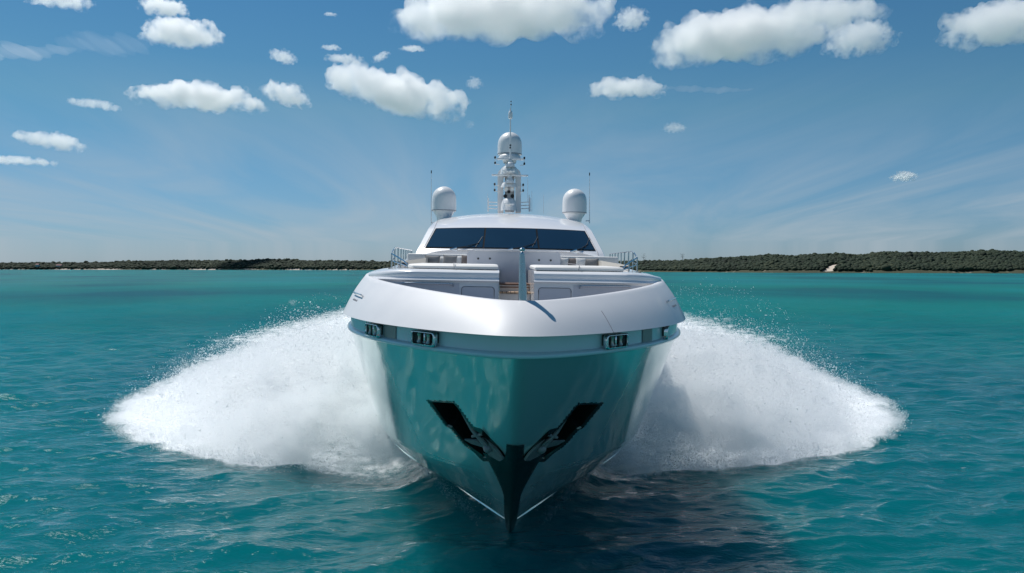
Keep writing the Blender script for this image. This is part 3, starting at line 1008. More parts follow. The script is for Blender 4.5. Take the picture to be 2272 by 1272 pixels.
# ---- side rails
for sx in (-1, 1):
    dd = [18.55, 19.0, 19.6, 20.4, 21.3, 22.2, 23.0, 23.8, 24.6, 25.4, 26.1]
    def foot(d):
        if d < 19.6: return Vector((sx * (2.50 + (d - 18.55) / 1.05 * 0.52), d, 6.43))
        return Vector((sx * (3.02 + 0.035 * (d - 19.6)), d, 6.44 + 0.008 * (d - 19.6)))
    def topz(d):
        return 0.10 + 0.42 * min(1, max(0, (d - 18.55) / 1.9)) ** 0.8
    top = [foot(d) + Vector((0, 0, topz(d))) for d in np.linspace(18.55, 26.1, 30)]
    rl = Mesh().tube(top, 0.017, 8).build('side_rail', M_chrome, yacht)
    mid = [foot(d) + Vector((0, 0, topz(d) * 0.5)) for d in np.linspace(18.55, 20.4, 8)]
    Mesh().tube(mid, 0.014, 8).build('mid_rail', M_chrome, rl)
    for d in dd:
        f = foot(d)
        Mesh().tube([f - Vector((0, 0, 0.03)), f + Vector((0, 0, topz(d)))], 0.018, 8).build('stanchion', M_steel, rl)

# ---- jackstaff
b0 = L(1160, 671, 13.40); t0 = L(1158.5, 563, 13.40)
k = Mesh().tube([b0, ((b0[0] + t0[0]) / 2, (b0[1] + t0[1]) / 2, (b0[2] + t0[2]) / 2), t0], [0.078, 0.062, 0.044], 18)
js = k.build('jackstaff', M_steel, yacht)
k = Mesh().lathe(b0, [(0.001, -0.03), (0.12, -0.03), (0.12, 0.0), (0.10, 0.02), (0.07, 0.03)], 20); k.build('foot_flange', M_chrome, js)
k = Mesh().lathe(t0, [(0.001, -0.005), (0.028, 0.0), (0.022, 0.02), (0.034, 0.03), (0.05, 0.05), (0.05, 0.075), (0.03, 0.095), (0.015, 0.105), (0.001, 0.108)], 16)
k.build('finial', M_chrome, js)

# ---- satellite domes on the roof edge
def dome_mesh(c, r, h, n=32):
    """radome: slightly tapering drum with a round top; c is the base centre"""
    prof = [(r * 0.90, 0.0), (r * 0.97, 0.015), (r * 0.97, 0.05), (r, 0.055), (r, h * 0.35), (r * 0.985, h - r)]
    for a in np.linspace(0, 90, 11)[1:]:
        prof.append((max(0.001, r * 0.985 * math.cos(R(a))), h - r + r * math.sin(R(a))))
    return Mesh().lathe(c, prof, n)
def dome_support(c, r, hb):
    return Mesh().lathe(c, [(r * 0.86, 0.002), (r * 0.84, -0.03), (r * 0.62, -hb * 0.45), (r * 0.52, -hb)], 28)
for px, py in ((985, 470), (1274.5, 475)):
    c = L(px, py, 33.0)
    r = 27 / 1767 * 33
    dm = dome_mesh(c, r, 1.04).build('satellite_dome', M_dome, yacht, angle=30)
    dome_support(c, r, 0.45).build('dome_pedestal', M_white, dm)
    Mesh().lathe(c, [(r * 1.005, 0.035), (r * 1.012, 0.045), (r * 1.005, 0.06)], 32).build('base_seam', M_seam, dm)
# whip antennas
for px, ytop, ybot in ((957, 385, 500), (1308, 390, 496)):
    a, b = L(px, ybot, 32.4), L(px, ytop, 32.4)
    k = Mesh().tube([a, ((a[0] * .5 + b[0] * .5), a[1], (a[2] + b[2]) / 2), b], [0.020, 0.014, 0.008], 6)
    w_ = k.build('whip_antenna', M_dome, yacht)
    Mesh().tube([(b[0], b[1], b[2]), (b[0], b[1], b[2] + 0.12)], 0.022, 6).build('antenna_tip', M_dark, w_)
    Mesh().box((a[0] + (0.08 if px < 1100 else -0.08), a[1], a[2] + 0.1), (0.16, 0.06, 0.05), 0.01).build('antenna_bracket', M_dome, w_)

# ---- mast
MD = 36.0
def m_(px, py, dd=0.0): return Vector(L(px, py, MD)) + Vector((0, dd, 0))
sc = MD / 1767.0
# main arch: two legs joined by a rounded head
def arch_loop(xl, xr, yt, yb, rad):
    out = [(xl, yb)]
    for a in np.linspace(180, 90, 7): out.append((xl + rad + rad * math.cos(R(a)), yt + rad - rad * math.sin(R(a))))
    for a in np.linspace(90, 0, 7): out.append((xr - rad + rad * math.cos(R(a)), yt + rad - rad * math.sin(R(a))))
    out.append((xr, yb)); return out
outer = [m_(*p) for p in arch_loop(1104, 1156, 373, 470, 16)]
inner = [m_(*p) for p in arch_loop(1117, 1144, 388, 470, 8)]
k = Mesh()
fo = [outer, [p + Vector((0, 0.9, 0)) for p in outer], [p + Vector((0, 0.9, 0)) for p in inner], inner]
k.grid([[tuple(q) for q in r] for r in fo], closed_u=True)
mast = k.build('mast', M_dome, yacht, angle=35)
# lower shelf with rounded nose, middle shelf, upper shelf
def shelf(xc, w, ytop, ybot, depth, name):
    a, b = m_(xc, ytop), m_(xc, ybot)
    h = a.z - b.z
    rows = []
    for t in np.linspace(0, 1, 7):
        f = math.sin(t * math.pi / 2) 
        ww = w * sc / 2 * math.cos(t * 0.95) ; z = b.z + h * f
        rows.append([(a.x + ww * math.sin(an), a.y - depth * math.cos(t * 0.8) * math.cos(an) + 0.02, z) for an in np.linspace(-math.pi / 2, math.pi / 2, 15)])
    kk = Mesh().grid(rows)
    kk.f.append(tuple(len(kk.v) - 15 + i for i in range(15)))
    return kk.build(name, M_dome, mast)
shelf(1129, 36, 442, 469, 0.75, 'radar_shelf')
shelf(1129, 36, 406, 418, 0.7, 'radar_shelf')
shelf(1130, 40, 370, 389, 0.7, 'radar_shelf')
shelf(1131, 52, 343, 357, 0.4, 'dome_shelf')
for yb, xl, xr in ((392.5, 1091, 1171), (357, 1103, 1161)):
    a, b = m_(xl, yb, -0.55), m_(xr, yb, -0.55)
    c = (a + b) / 2
    kk = Mesh().box(c, ((b - a).length, 0.11, 0.075), 0.02)
    sb = kk.build('radar_scanner', M_dome, mast)
    kk = Mesh().lathe(c - Vector((0, 0, 0.36)), [(0.20, 0.0), (0.20, 0.10), (0.15, 0.2), (0.11, 0.22), (0.09, 0.32)], 18)
    kk.build('scanner_base', M_dome, sb)
# top dome
c = m_(1131, 343, 0.3); c[0] = m_(1131, 343).x
dm = dome_mesh(c, 27 * sc, 1.05).build('satellite_dome', M_dome, mast, angle=30)
dome_support(c, 27 * sc, 0.35).build('dome_pedestal', M_dome, dm)
Mesh().lathe(c, [(27 * sc * 1.005, 0.035), (27 * sc * 1.012, 0.045), (27 * sc * 1.005, 0.06)], 32).build('base_seam', M_seam, dm)
kk = Mesh().tube([m_(1131, 470, 0.45), m_(1131, 350, 0.45)], 0.22, 14); kk.build('mast_column', M_dome, mast)
# forward pole with lights
kk = Mesh().tube([m_(1132, 360, -0.55), m_(1132, 285, -0.55), m_(1132, 262, -0.55)], [0.035, 0.028, 0.022], 8)
kk.tube([m_(1132, 262, -0.55), m_(1133, 243, -0.55), m_(1133.5, 232, -0.55)], [0.018, 0.014, 0.01], 6)
pole = kk.build('light_pole', M_dome, mast)
kk = Mesh().lathe(m_(1132, 270, -0.55), [(0.03, 0), (0.09, 0.04), (0.10, 0.10), (0.09, 0.2), (0.10, 0.24), (0.07, 0.34), (0.03, 0.38), (0.02, 0.5)], 14); kk.build('mast_light', M_dome, pole)
for yy, rr in ((238, 0.035), (231, 0.03)):
    Mesh().ball(m_(1133.5, yy, -0.55), rr, 10).build('wind_sensor', M_dark, pole)
for xx, yy in ((1132, 327), (1131.5, 332.5)):
    Mesh().ball(m_(xx, yy, -0.6), 0.04, 10).build('navigation_light', M_black, pole)
# side light pairs on short yards
for xx, y0, y1, xin in ((1098.5, 352, 364, 1108), (1163, 353.5, 366, 1154), (1097.5, 411, 424, 1108), (1160.5, 412.5, 425, 1152)):
    yd = Mesh()
    for yy in (y0, y1): yd.tube([m_(xx, yy + 1.6, -0.2), m_(xin, yy + 1.6, -0.1)], 0.016, 6)
    yd.tube([m_(xx, y0 + 2, -0.2), m_(xx, y1 + 2, -0.2)], 0.014, 6)
    yo = yd.build('light_bracket', M_dome, mast)
    for yy in (y0, y1):
        Mesh().lathe(m_(xx, yy + 1.5, -0.2), [(0.03, 0), (0.042, 0.02), (0.042, 0.09), (0.02, 0.11), (0.001, 0.112)], 10).build('navigation_light', M_black, yo)
# horns and searchlights
for xx, yy, rr in ((1121, 437, 0.085), (1136.5, 437, 0.085), (1129, 427.5, 0.075)):
    p = m_(xx, yy, -0.25)
    kk = Mesh().tube([p + Vector((0, 0.35, 0)), p + Vector((0, 0.05, 0)), p, p - Vector((0, 0.1, 0))], [0.03, 0.04, rr * 0.8, rr], 16)
    kk.build('horn', M_black, mast)
for xx in (1123, 1136):
    p = m_(xx, 421.5, -0.25)
    kk = Mesh().tube([p + Vector((0, 0.2, 0)), p - Vector((0, 0.05, 0))], [0.09, 0.10], 16); o = kk.build('searchlight', M_dome, mast)
    Mesh().tube([p - Vector((0, 0.052, 0)), p - Vector((0, 0.06, 0))], 0.07, 16).build('lens', M_lamp, o)
for yy, xs_ in ((385, (1118, 1125, 1132, 1139)), (456.5, (1121, 1126, 1133, 1137))):
    for xx in xs_:
        p = m_(xx, yy, -0.78)
        Mesh().box(p, (0.13, 0.10, 0.07), 0.015).build('floodlight', M_lamp, mast)
# railing round the mast foot
for xo, xi in ((1083.5, 1103), (1176, 1157)):
    kk = Mesh()
    for yy in (449, 456, 463): kk.tube([m_(xo, yy, -0.1), m_(xi, yy, 0.1)], 0.022, 6)
    kk.tube([m_(xo, 440, -0.1), m_(xo, 470, -0.1)], 0.024, 6)
    kk.build('mast_railing', M_dome, mast)
for xx, y0, y1, rr in ((1082, 430, 470, 0.012), (1180, 424, 470, 0.012), (1174, 433, 470, 0.03), (1206, 432, 474, 0.008), (1171, 396, 450, 0.012)):
    Mesh().tube([m_(xx, y1), m_(xx, y0)], [rr, rr * 0.6], 6).build('aerial', M_dome, mast)

# ------------------------------------------------------------------ loose things on the foredeck
def place(name, mesh, mt, c, label, cat, group=None, rot=None):
    o = mesh.build(name, mt, None, origin=c)
    o.matrix_world = MB @ Matrix.Translation((c[0], c[1] - 13.5, c[2])) @ (rot.to_matrix().to_4x4() if rot else Matrix())
    tag(o, label, cat, group)
    return o
def pad_mesh(sx):
    k = Mesh()
    lo, hi = 17.28, 20.6
    zl, zh = 6.445, 6.535
    def outline(shr, z):
        pts = [(GAP + 0.03 + shr, lo + shr), (1.05, lo + shr), (2.28 - shr, lo + 0.25 + shr), (2.42 - shr, lo + 0.6), (2.45 - shr, hi - shr), (GAP + 0.03 + shr, hi - shr)]
        return [(sx * x, d, z + (d - lo) * 0.012) for x, d in pts]
    k.grid([outline(0.03, zl), outline(0.0, zl + 0.02), outline(0.0, zh - 0.03), outline(0.03, zh), outline(0.10, zh + 0.01)], closed_v=True)
    n = len(k.v); k.f.append(tuple(range(n - 6, n)))
    return k
for sx, lab in ((-1, 'ivory sun pad on the foredeck left of the central passage, three pillows behind it'), (1, 'ivory sun pad on the foredeck right of the central passage')):
    c = (sx * 1.4, 18.9, 6.44)
    o = place('sun_pad', pad_mesh(sx), M_cush, c, lab, 'sun pad', 'sun pads on the foredeck')
    k = Mesh().tube([(sx * 1.35, 17.27, 6.46), (sx * 1.36, 17.265, 6.55), (sx * 1.36, 17.32, 6.585), (sx * 1.36, 20.5, 6.63)], 0.008, 5)
    s = k.build('seam', M_seam, None, origin=c); s.parent = o

def pillow_mesh(w, h, t, n=14):
    k = Mesh()
    F_, B_ = [], []
    for i in range(n + 1):
        rf, rb = [], []
        for j in range(n + 1):
            u, v = -1 + 2 * i / n, -1 + 2 * j / n
            e = (1 - u ** 2) * (1 - v ** 2)
            pin = 1 - 0.10 * (1 - abs(u) ** 2) * abs(v) ** 4 
            pin2 = 1 - 0.10 * (1 - abs(v) ** 2) * abs(u) ** 4
            x, z = u * w / 2 * pin2, v * h / 2 * pin
            y = t / 2 * max(e, 0) ** 0.45 * (1 + 0.10 * math.sin(u * 5 + v * 3))
            rf.append((x, -y, z)); rb.append((x, y, z))
        F_.append(rf); B_.append(rb)
    k.grid(F_); k.grid(B_, flip=True)
    return k
pil = [  # px centre, top y, width px, depth, material, tilt, label
    (959, 566, 33, 21.45, M_pgrey, 2, 'grey scatter pillow furthest left, against the beige bolster'),
    (984, 568, 25, 21.55, M_pwhite, -5, 'white scatter pillow tucked behind the grey ones on the left sofa'),
    (999, 566, 31, 21.40, M_pgrey, 4, 'grey scatter pillow in the middle of the left sofa row'),
    (1018, 567, 22, 21.45, M_pwhite, -4, 'white scatter pillow leaning near the console on the left sofa'),
    (1032, 566, 16, 21.40, M_pbrown, 3, 'dark taupe scatter pillow touching the console on its left'),
    (1250, 571, 22, 21.40, M_pwhite, 3, 'white scatter pillow touching the console on its right'),
    (1272, 572, 24, 21.42, M_pbrown, -3, 'dark taupe scatter pillow between two white ones on the right sofa'),
    (1288, 572, 22, 21.38, M_pwhite, 5, 'white scatter pillow beside the large grey one on the right sofa'),
    (1311, 573, 34, 21.45, M_pgrey, -2, 'wide grey scatter pillow furthest right, against the bolster'),
]
for px, py, w, d, mt, tilt, lab in pil:
    ww = w / 1767 * d; h = max(0.30, min(0.38, ww * 0.95))
    top = L(px, py, d)
    c = (top[0], top[1], top[2] - h / 2)
    k = pillow_mesh(ww * 1.08, h, 0.15)
    k.v = [(x + c[0], y + c[1], z + c[2]) for x, y, z in k.v]
    place('scatter_pillow', k, mt, c, lab, 'pillow', 'scatter pillows on the foredeck sofas', Euler((R(-14), R(tilt), R(random.uniform(-8, 8)))))
# ------------------------------------------------------------------ bow spray: torn sheets of droplets thrown out on each side
def mat_spray():
    m, nt, b = new_mat('white_spray_droplets')
    N, K = nt.nodes, nt.links
    out = [n for n in N if n.type == 'OUTPUT_MATERIAL'][0]
    N.remove(b)
    geo = N.new('ShaderNodeNewGeometry')
    n = N.new('ShaderNodeTexNoise'); n.inputs['Scale'].default_value = 1.2
    K.new(geo.outputs['Position'], n.inputs['Vector'])
    mx = N.new('ShaderNodeMixRGB'); mx.inputs['Color1'].default_value = (0.86, 0.88, 0.89, 1); mx.inputs['Color2'].default_value = (0.93, 0.94, 0.94, 1)
    K.new(n.outputs[0], mx.inputs['Fac'])
    df = N.new('ShaderNodeBsdfDiffuse'); tr = N.new('ShaderNodeBsdfTranslucent')
    K.new(mx.outputs[0], df.inputs['Color']); K.new(mx.outputs[0], tr.inputs['Color'])
    ms = N.new('ShaderNodeMixShader'); ms.inputs['Fac'].default_value = 0.5
    K.new(df.outputs[0], ms.inputs[1]); K.new(tr.outputs[0], ms.inputs[2])
    K.new(ms.outputs[0], out.inputs['Surface'])
    return m
M_spray = mat_spray()

def spray_points(sg, g):
    P, S, V = [], [], []
    def jets(nj, d_lo, d_hi, bias, f_lo, f_hi, hs, nsub, npt, size, spread):
        d0 = d_lo + (d_hi - d_lo) * g.random(nj) ** bias
        z0 = np.interp(d0, [19.5, 21, 23, 25, 40, 60], [0.05, 0.35, 0.9, 1.1, 1.0, 0.6]) * g.uniform(0.6, 1.1, nj)
        x0 = hull_x(d0, np.full(nj, 0.8)) - 0.05
        dl = d0 + g.uniform(2.2, 5.0, nj) * np.interp(d0, [19, 24], [0.55, 1])
        f = g.uniform(f_lo, f_hi, nj)
        xl = x0 + np.maximum(np.interp(dl, LAND_D, LAND_X) - x0, 0.3) * f
        H = np.interp(d0, [19.5, 21.5, 24, 28, 33, 42, 60], [0.12, 0.5, 2.0, 2.6, 2.8, 2.7, 2.1]) * hs * g.uniform(0.55, 1.15, nj) * (0.45 + 0.55 * np.sqrt(f))
        # slow lumps along the hull make the sheet billow
        H *= 0.76 + 0.42 * np.sin(d0 * 1.9 + sg) * np.sin(d0 * 0.83 + 2 * sg)
        nc = max(8, nj // 9)
        cid = np.minimum(((d0 - d_lo) / (d_hi - d_lo) * nc).astype(int), nc - 1)
        cf, cH, cd_ = g.uniform(0.76, 1.05, nc), g.uniform(0.58, 1.28, nc), g.normal(0, 0.6, nc)
        H = H * cH[cid]; xl = x0 + (xl - x0) * cf[cid]; dl = dl + cd_[cid]
        for s in range(nsub):
            ox, oy, oh = g.normal(0, 0.30 * spread, nj), g.normal(0, 0.30 * spread, nj), g.normal(1, 0.16, nj)
            tm = g.uniform(0.75, 1.0, nj)
            lo = g.uniform(-0.15, 0.5, nj)
            t = np.clip(lo[:, None] + (tm - lo)[:, None] * g.random((nj, npt)), 0.0, 1.02)
            sc = (0.03 + 0.42 * t) * spread
            N1, N2, N3 = (np.clip(g.normal(0, 1, t.shape), -1.9, 1.9) for _ in range(3))
            x = x0[:, None] + (xl - x0 + ox)[:, None] * t + N1 * sc
            y = d0[:, None] + (dl - d0 + oy)[:, None] * t + N2 * sc * 0.8
            z = z0[:, None] * (1 - t) + 4 * (H * oh)[:, None] * t * (1 - t) + N3 * np.minimum(sc, (0.05 + 0.5 * t * (1.12 - t)) * spread) * 0.75
            vx = np.broadcast_to((xl - x0)[:, None], t.shape); vy = np.broadcast_to((dl - d0)[:, None], t.shape)
            vz = -z0[:, None] + 4 * (H * oh)[:, None] * (1 - 2 * t)
            P.append(np.stack([x, y, z], -1).reshape(-1, 3)); V.append(np.stack([vx, vy, vz], -1).reshape(-1, 3))
            S.append(size * np.exp(g.normal(0, 0.45, t.size)) * np.interp(y.ravel(), [20, 26, 45, 70], [0.75, 0.92, 1.05, 1.4]))
    jets(300, 22.6, 25.2, 1.0, 0.72, 1.02, 1.0, 16, 50, 0.0125, 0.55)
    jets(560, 24.2, 40.0, 1.1, 0.38, 1.03, 1.0, 18, 70, 0.0165, 0.7)
    jets(380, 30.0, 62.0, 1.0, 0.25, 1.03, 0.9, 12, 52, 0.024, 1.0)
    # separate ropes of water torn off the sheet
    jets(130, 23.6, 46.0, 1.0, 0.80, 1.10, 1.12, 5, 90, 0.012, 0.36)
    nfog = sum(len(p) for p in P)
    # thin veil hanging in the hollow next to the hull, and the sheet climbing the hull behind the stem
    jets(200, 22.6, 26.0, 1.0, 0.10, 0.75, 0.65, 6, 34, 0.009, 0.9)
    jets(190, 19.7, 24.0, 1.0, 0.01, 0.13, 0.5, 6, 34, 0.007, 0.28)
    # mist where the sheet falls back on the sea
    n = 120000
    yl = 25.2 + 32 * g.random(n) ** 1.4
    xl = np.interp(yl, LAND_D, LAND_X) * np.clip(1.0 - np.abs(g.normal(0, 0.16, n)), 0, 1) + g.normal(0, 0.25, n)
    zl = np.abs(g.normal(0, 0.30, n)) * np.clip(1.2 - 1.0 * xl / 20, 0.25, 1.2)
    P.append(np.stack([xl, yl, zl], -1)); V.append(np.tile([[1.0, .3, .5]], (n, 1))); S.append(0.02 * np.exp(g.normal(0, .4, n)))
    fog = np.concatenate([np.arange(sum(len(p) for p in P[:-1])) < nfog, np.ones(len(P[-1]), bool)])
    P, V, S = np.concatenate(P), np.concatenate(V), np.concatenate(S)
    keep = (P[:, 2] > -0.05) & (P[:, 0] > hull_x(P[:, 1], np.clip(P[:, 2], 0, 5)) + 0.01)
    # the hollow under the curling sheet next to the hull
    hx_ = hull_x(P[:, 1], np.full(len(P), 0.8)); rc = np.interp(P[:, 1], LAND_D, LAND_X)
    u = (P[:, 0] - hx_) / np.maximum(rc - hx_, 0.5)
    wob = 0.10 * np.sin(P[:, 1] * 2.3 + sg) + 0.07 * np.sin(P[:, 1] * 5.1 + 2 * sg)
    roof = 2.25 * np.clip(1 - ((u - 0.26 - wob) / (0.40 + wob)) ** 2, 0, 1) * np.clip((33 - P[:, 1]) / 5, 0, 1)
    keep &= ~((P[:, 2] < roof) & (g.random(len(P)) > 0.035))
    P, V, S, fog = P[keep], V[keep], S[keep], fog[keep]
    P[:, 0] = sg * P[:, 0] - 0.0155 * (P[:, 1] - 16.5); V[:, 0] *= sg
    return P, V, S, fog

MIST_D = 1.5
def mat_mist():
    m = bpy.data.materials.new('spray_mist'); m.use_nodes = True
    nt = m.node_tree; N, K = nt.nodes, nt.links
    N.clear()
    out = N.new('ShaderNodeOutputMaterial')
    pv = N.new('ShaderNodeVolumePrincipled')
    pv.inputs['Color'].default_value = (0.955, 0.965, 0.972, 1)
    pv.inputs['Density Attribute'].default_value = ''
    at = N.new('ShaderNodeAttribute'); at.attribute_name = 'density'
    geo = N.new('ShaderNodeNewGeometry')
    mpn = N.new('ShaderNodeMapping'); mpn.inputs['Scale'].default_value = (0.42, 1.0, 0.95)
    K.new(geo.outputs['Position'], mpn.inputs[0])
    n = N.new('ShaderNodeTexNoise'); n.inputs['Scale'].default_value = 1.7; n.inputs['Detail'].default_value = 6; n.inputs['Roughness'].default_value = 0.68
    K.new(mpn.outputs[0], n.inputs['Vector'])
    mr = N.new('ShaderNodeMapRange'); mr.inputs['From Min'].default_value = 0.42; mr.inputs['From Max'].default_value = 0.64
    mr.inputs['To Min'].default_value = 0.02; mr.inputs['To Max'].default_value = 2.4
    K.new(n.outputs[0], mr.inputs['Value'])
    mu = N.new('ShaderNodeMath'); mu.operation = 'MULTIPLY'
    nl = N.new('ShaderNodeTexNoise'); nl.inputs['Scale'].default_value = 0.62; nl.inputs['Detail'].default_value = 3; nl.inputs['Distortion'].default_value = 0.5
    K.new(geo.outputs['Position'], nl.inputs['Vector'])
    ml = N.new('ShaderNodeMapRange'); ml.inputs['From Min'].default_value = 0.40; ml.inputs['From Max'].default_value = 0.60
    ml.inputs['To Min'].default_value = 0.18; ml.inputs['To Max'].default_value = 1.35
    K.new(nl.outputs[0], ml.inputs['Value'])
    m1 = N.new('ShaderNodeMath'); m1.operation = 'MULTIPLY'; K.new(mr.outputs[0], m1.inputs[0]); K.new(ml.outputs[0], m1.inputs[1])
    K.new(at.outputs['Fac'], mu.inputs[0]); K.new(m1.outputs[0], mu.inputs[1]); K.new(mu.outputs[0], pv.inputs['Density'])
    pv.inputs['Anisotropy'].default_value = 0.45
    K.new(pv.outputs[0], out.inputs['Volume'])
    return m
M_mist = mat_mist()
def fog_group(name, radius, voxel, density, material):
    ng = bpy.data.node_groups.new(name, 'GeometryNodeTree')
    ng.interface.new_socket('Geometry', in_out='INPUT', socket_type='NodeSocketGeometry')
    ng.interface.new_socket('Geometry', in_out='OUTPUT', socket_type='NodeSocketGeometry')
    i, o = ng.nodes.new('NodeGroupInput'), ng.nodes.new('NodeGroupOutput')
    mp_ = ng.nodes.new('GeometryNodeMeshToPoints')
    mp_.inputs['Radius'].default_value = radius
    pv = ng.nodes.new('GeometryNodePointsToVolume')
    pv.resolution_mode = 'VOXEL_SIZE'
    pv.inputs['Voxel Size'].default_value = voxel
    pv.inputs['Density'].default_value = density
    pv.inputs['Radius'].default_value = radius
    sm = ng.nodes.new('GeometryNodeSetMaterial'); sm.inputs['Material'].default_value = material
    ng.links.new(i.outputs[0], mp_.inputs['Mesh']); ng.links.new(mp_.outputs[0], pv.inputs['Points'])
    ng.links.new(pv.outputs[0], sm.inputs['Geometry']); ng.links.new(sm.outputs[0], o.inputs[0])
    return ng
FOG = fog_group('spray_fog', 0.13, 0.075, MIST_D, M_mist)
def build_mist(P, parent, g):
    c = np.floor(P / 0.34).astype(np.int64)
    _, inv, cnt = np.unique(c[:, 0] * 4000003 + c[:, 1] * 2003 + c[:, 2], return_inverse=True, return_counts=True)
    P = P[cnt[inv.ravel()] >= 14]
    n = min(len(P), 220000)
    idx = g.choice(len(P), n, replace=False)
    me = bpy.data.meshes.new('mist'); me.vertices.add(n)
    me.vertices.foreach_set('co', P[idx].astype(np.float32).ravel()); me.update()
    o = bpy.data.objects.new('mist', me); link(o, parent)
    md = o.modifiers.new('fog', 'NODES'); md.node_group = FOG
    o['kind'] = 'stuff'

def build_spray(sg, label):
    g = np.random.default_rng(20 + sg)
    P, V, S, fog = spray_points(sg, g)
    build_pts = P[fog]
    c = np.floor(P / 0.34).astype(np.int64)
    _, inv, cnt = np.unique(c[:, 0] * 4000003 + c[:, 1] * 2003 + c[:, 2], return_inverse=True, return_counts=True)
    k = g.random(len(P)) < np.clip(18 / cnt[inv.ravel()], 0.30, 1)
    P, V, S = P[k], V[k], S[k] * 0.8
    n = len(P)
    V = V / np.linalg.norm(V, axis=1, keepdims=True)
    A = g.normal(0, 1, (n, 3)); A /= np.linalg.norm(A, axis=1, keepdims=True)
    A = A + V * 1.1; A /= np.linalg.norm(A, axis=1, keepdims=True)
    B = np.cross(A, g.normal(0, 1, (n, 3))); B /= np.linalg.norm(B, axis=1, keepdims=True)
    S_ = S[:, None]
    tri = np.stack([P + A * S_ * 1.5, P - A * S_ * 0.9 + B * S_ * 0.8, P - A * S_ * 0.9 - B * S_ * 0.8], 1).reshape(-1, 3)
    o = fast_mesh('bow_spray', tri, np.arange(3 * n).reshape(-1, 3), M_spray)
    link(o); tag(o, label, 'spray', 'spray plumes either side of the yacht', 'stuff')
    build_mist(build_pts, o, g)
    print('spray', n)
build_spray(-1, 'white spray plume thrown up to the left of the yacht')
build_spray(1, 'white spray plume thrown up to the right of the yacht')

# ------------------------------------------------------------------ fair-weather clouds, each a bank of water droplets
def mat_cloud():
    m = bpy.data.materials.new('cloud_droplets'); m.use_nodes = True
    nt = m.node_tree; N, K = nt.nodes, nt.links
    N.clear()
    out = N.new('ShaderNodeOutputMaterial')
    pv = N.new('ShaderNodeVolumePrincipled')
    pv.inputs['Color'].default_value = (0.995, 0.995, 0.995, 1)
    pv.inputs['Density Attribute'].default_value = ''
    pv.inputs['Anisotropy'].default_value = 0.62
    tcn = N.new('ShaderNodeTexCoord')
    oi = N.new('ShaderNodeObjectInfo')
    sp_ = N.new('ShaderNodeSeparateColor'); K.new(oi.outputs['Color'], sp_.inputs[0])
    va = N.new('ShaderNodeVectorMath'); va.operation = 'ADD'
    K.new(tcn.outputs['Object'], va.inputs[0]); K.new(oi.outputs['Location'], va.inputs[1])
    n = N.new('ShaderNodeTexNoise'); n.inputs['Scale'].default_value = 6.5; n.inputs['Detail'].default_value = 7; n.inputs['Roughness'].default_value = 0.62
    K.new(va.outputs[0], n.inputs['Vector'])
    def M(op, a_, b_):
        q = N.new('ShaderNodeMath'); q.operation = op
        for i_, v_ in enumerate((a_, b_)):
            if isinstance(v_, (int, float)): q.inputs[i_].default_value = v_
            else: K.new(v_, q.inputs[i_])
        return q.outputs[0]
    so_ = N.new('ShaderNodeSeparateXYZ'); K.new(tcn.outputs['Object'], so_.inputs[0])
    ar_ = sp_.outputs[1]
    zz = M('ADD', so_.outputs[2], M('MULTIPLY', M('MULTIPLY', so_.outputs[0], ar_), M('MULTIPLY', M('SUBTRACT', sp_.outputs[2], 0.5), 4.0)))
    r2 = M('ADD', M('ADD', M('POWER', M('ABSOLUTE', M('DIVIDE', so_.outputs[0], 0.56), 0), 2), M('POWER', M('ABSOLUTE', M('DIVIDE', zz, M('MULTIPLY', ar_, 0.60)), 0), 2)), M('POWER', M('ABSOLUTE', M('DIVIDE', so_.outputs[1], 0.34), 0), 2))
    e_ = M('SUBTRACT', 1.0, M('SQRT', r2, 0))
    f_ = M('ADD', M('MULTIPLY', e_, 0.82), M('MULTIPLY', M('SUBTRACT', n.outputs[0], 0.475), 2.6))
    mr = N.new('ShaderNodeMapRange'); mr.interpolation_type = 'SMOOTHSTEP'
    mr.inputs['From Min'].default_value = 0.0; mr.inputs['From Max'].default_value = 0.55
    K.new(f_, mr.inputs['Value'])
    m0 = mr
    mu = N.new('ShaderNodeMath'); mu.operation = 'MULTIPLY'
    K.new(m0.outputs[0], mu.inputs[0]); K.new(sp_.outputs[0], mu.inputs[1])
    K.new(mu.outputs[0], pv.inputs['Density']); K.new(pv.outputs[0], out.inputs['Volume'])
    return m
M_cloud = mat_cloud()

def lump_group():
    ng = bpy.data.node_groups.new('cloud_lumps', 'GeometryNodeTree')
    ng.interface.new_socket('Geometry', in_out='INPUT', socket_type='NodeSocketGeometry')
    ng.interface.new_socket('Geometry', in_out='OUTPUT', socket_type='NodeSocketGeometry')
    i, o = ng.nodes.new('NodeGroupInput'), ng.nodes.new('NodeGroupOutput')
    at = ng.nodes.new('GeometryNodeInputNamedAttribute'); at.data_type = 'FLOAT'; at.inputs['Name'].default_value = 'rad'
    mp_ = ng.nodes.new('GeometryNodeMeshToPoints')
    pv = ng.nodes.new('GeometryNodePointsToVolume'); pv.resolution_mode = 'VOXEL_SIZE'
    pv.inputs['Voxel Size'].default_value = 0.011
    vm = ng.nodes.new('GeometryNodeVolumeToMesh'); vm.resolution_mode = 'GRID'; vm.inputs['Threshold'].default_value = 0.1
    ng.links.new(i.outputs[0], mp_.inputs['Mesh']); ng.links.new(mp_.outputs[0], pv.inputs['Points'])
    ng.links.new(at.outputs[0], pv.inputs['Radius']); ng.links.new(pv.outputs[0], vm.inputs['Volume'])
    ng.links.new(vm.outputs[0], o.inputs[0])
    return ng
LUMPS = lump_group()

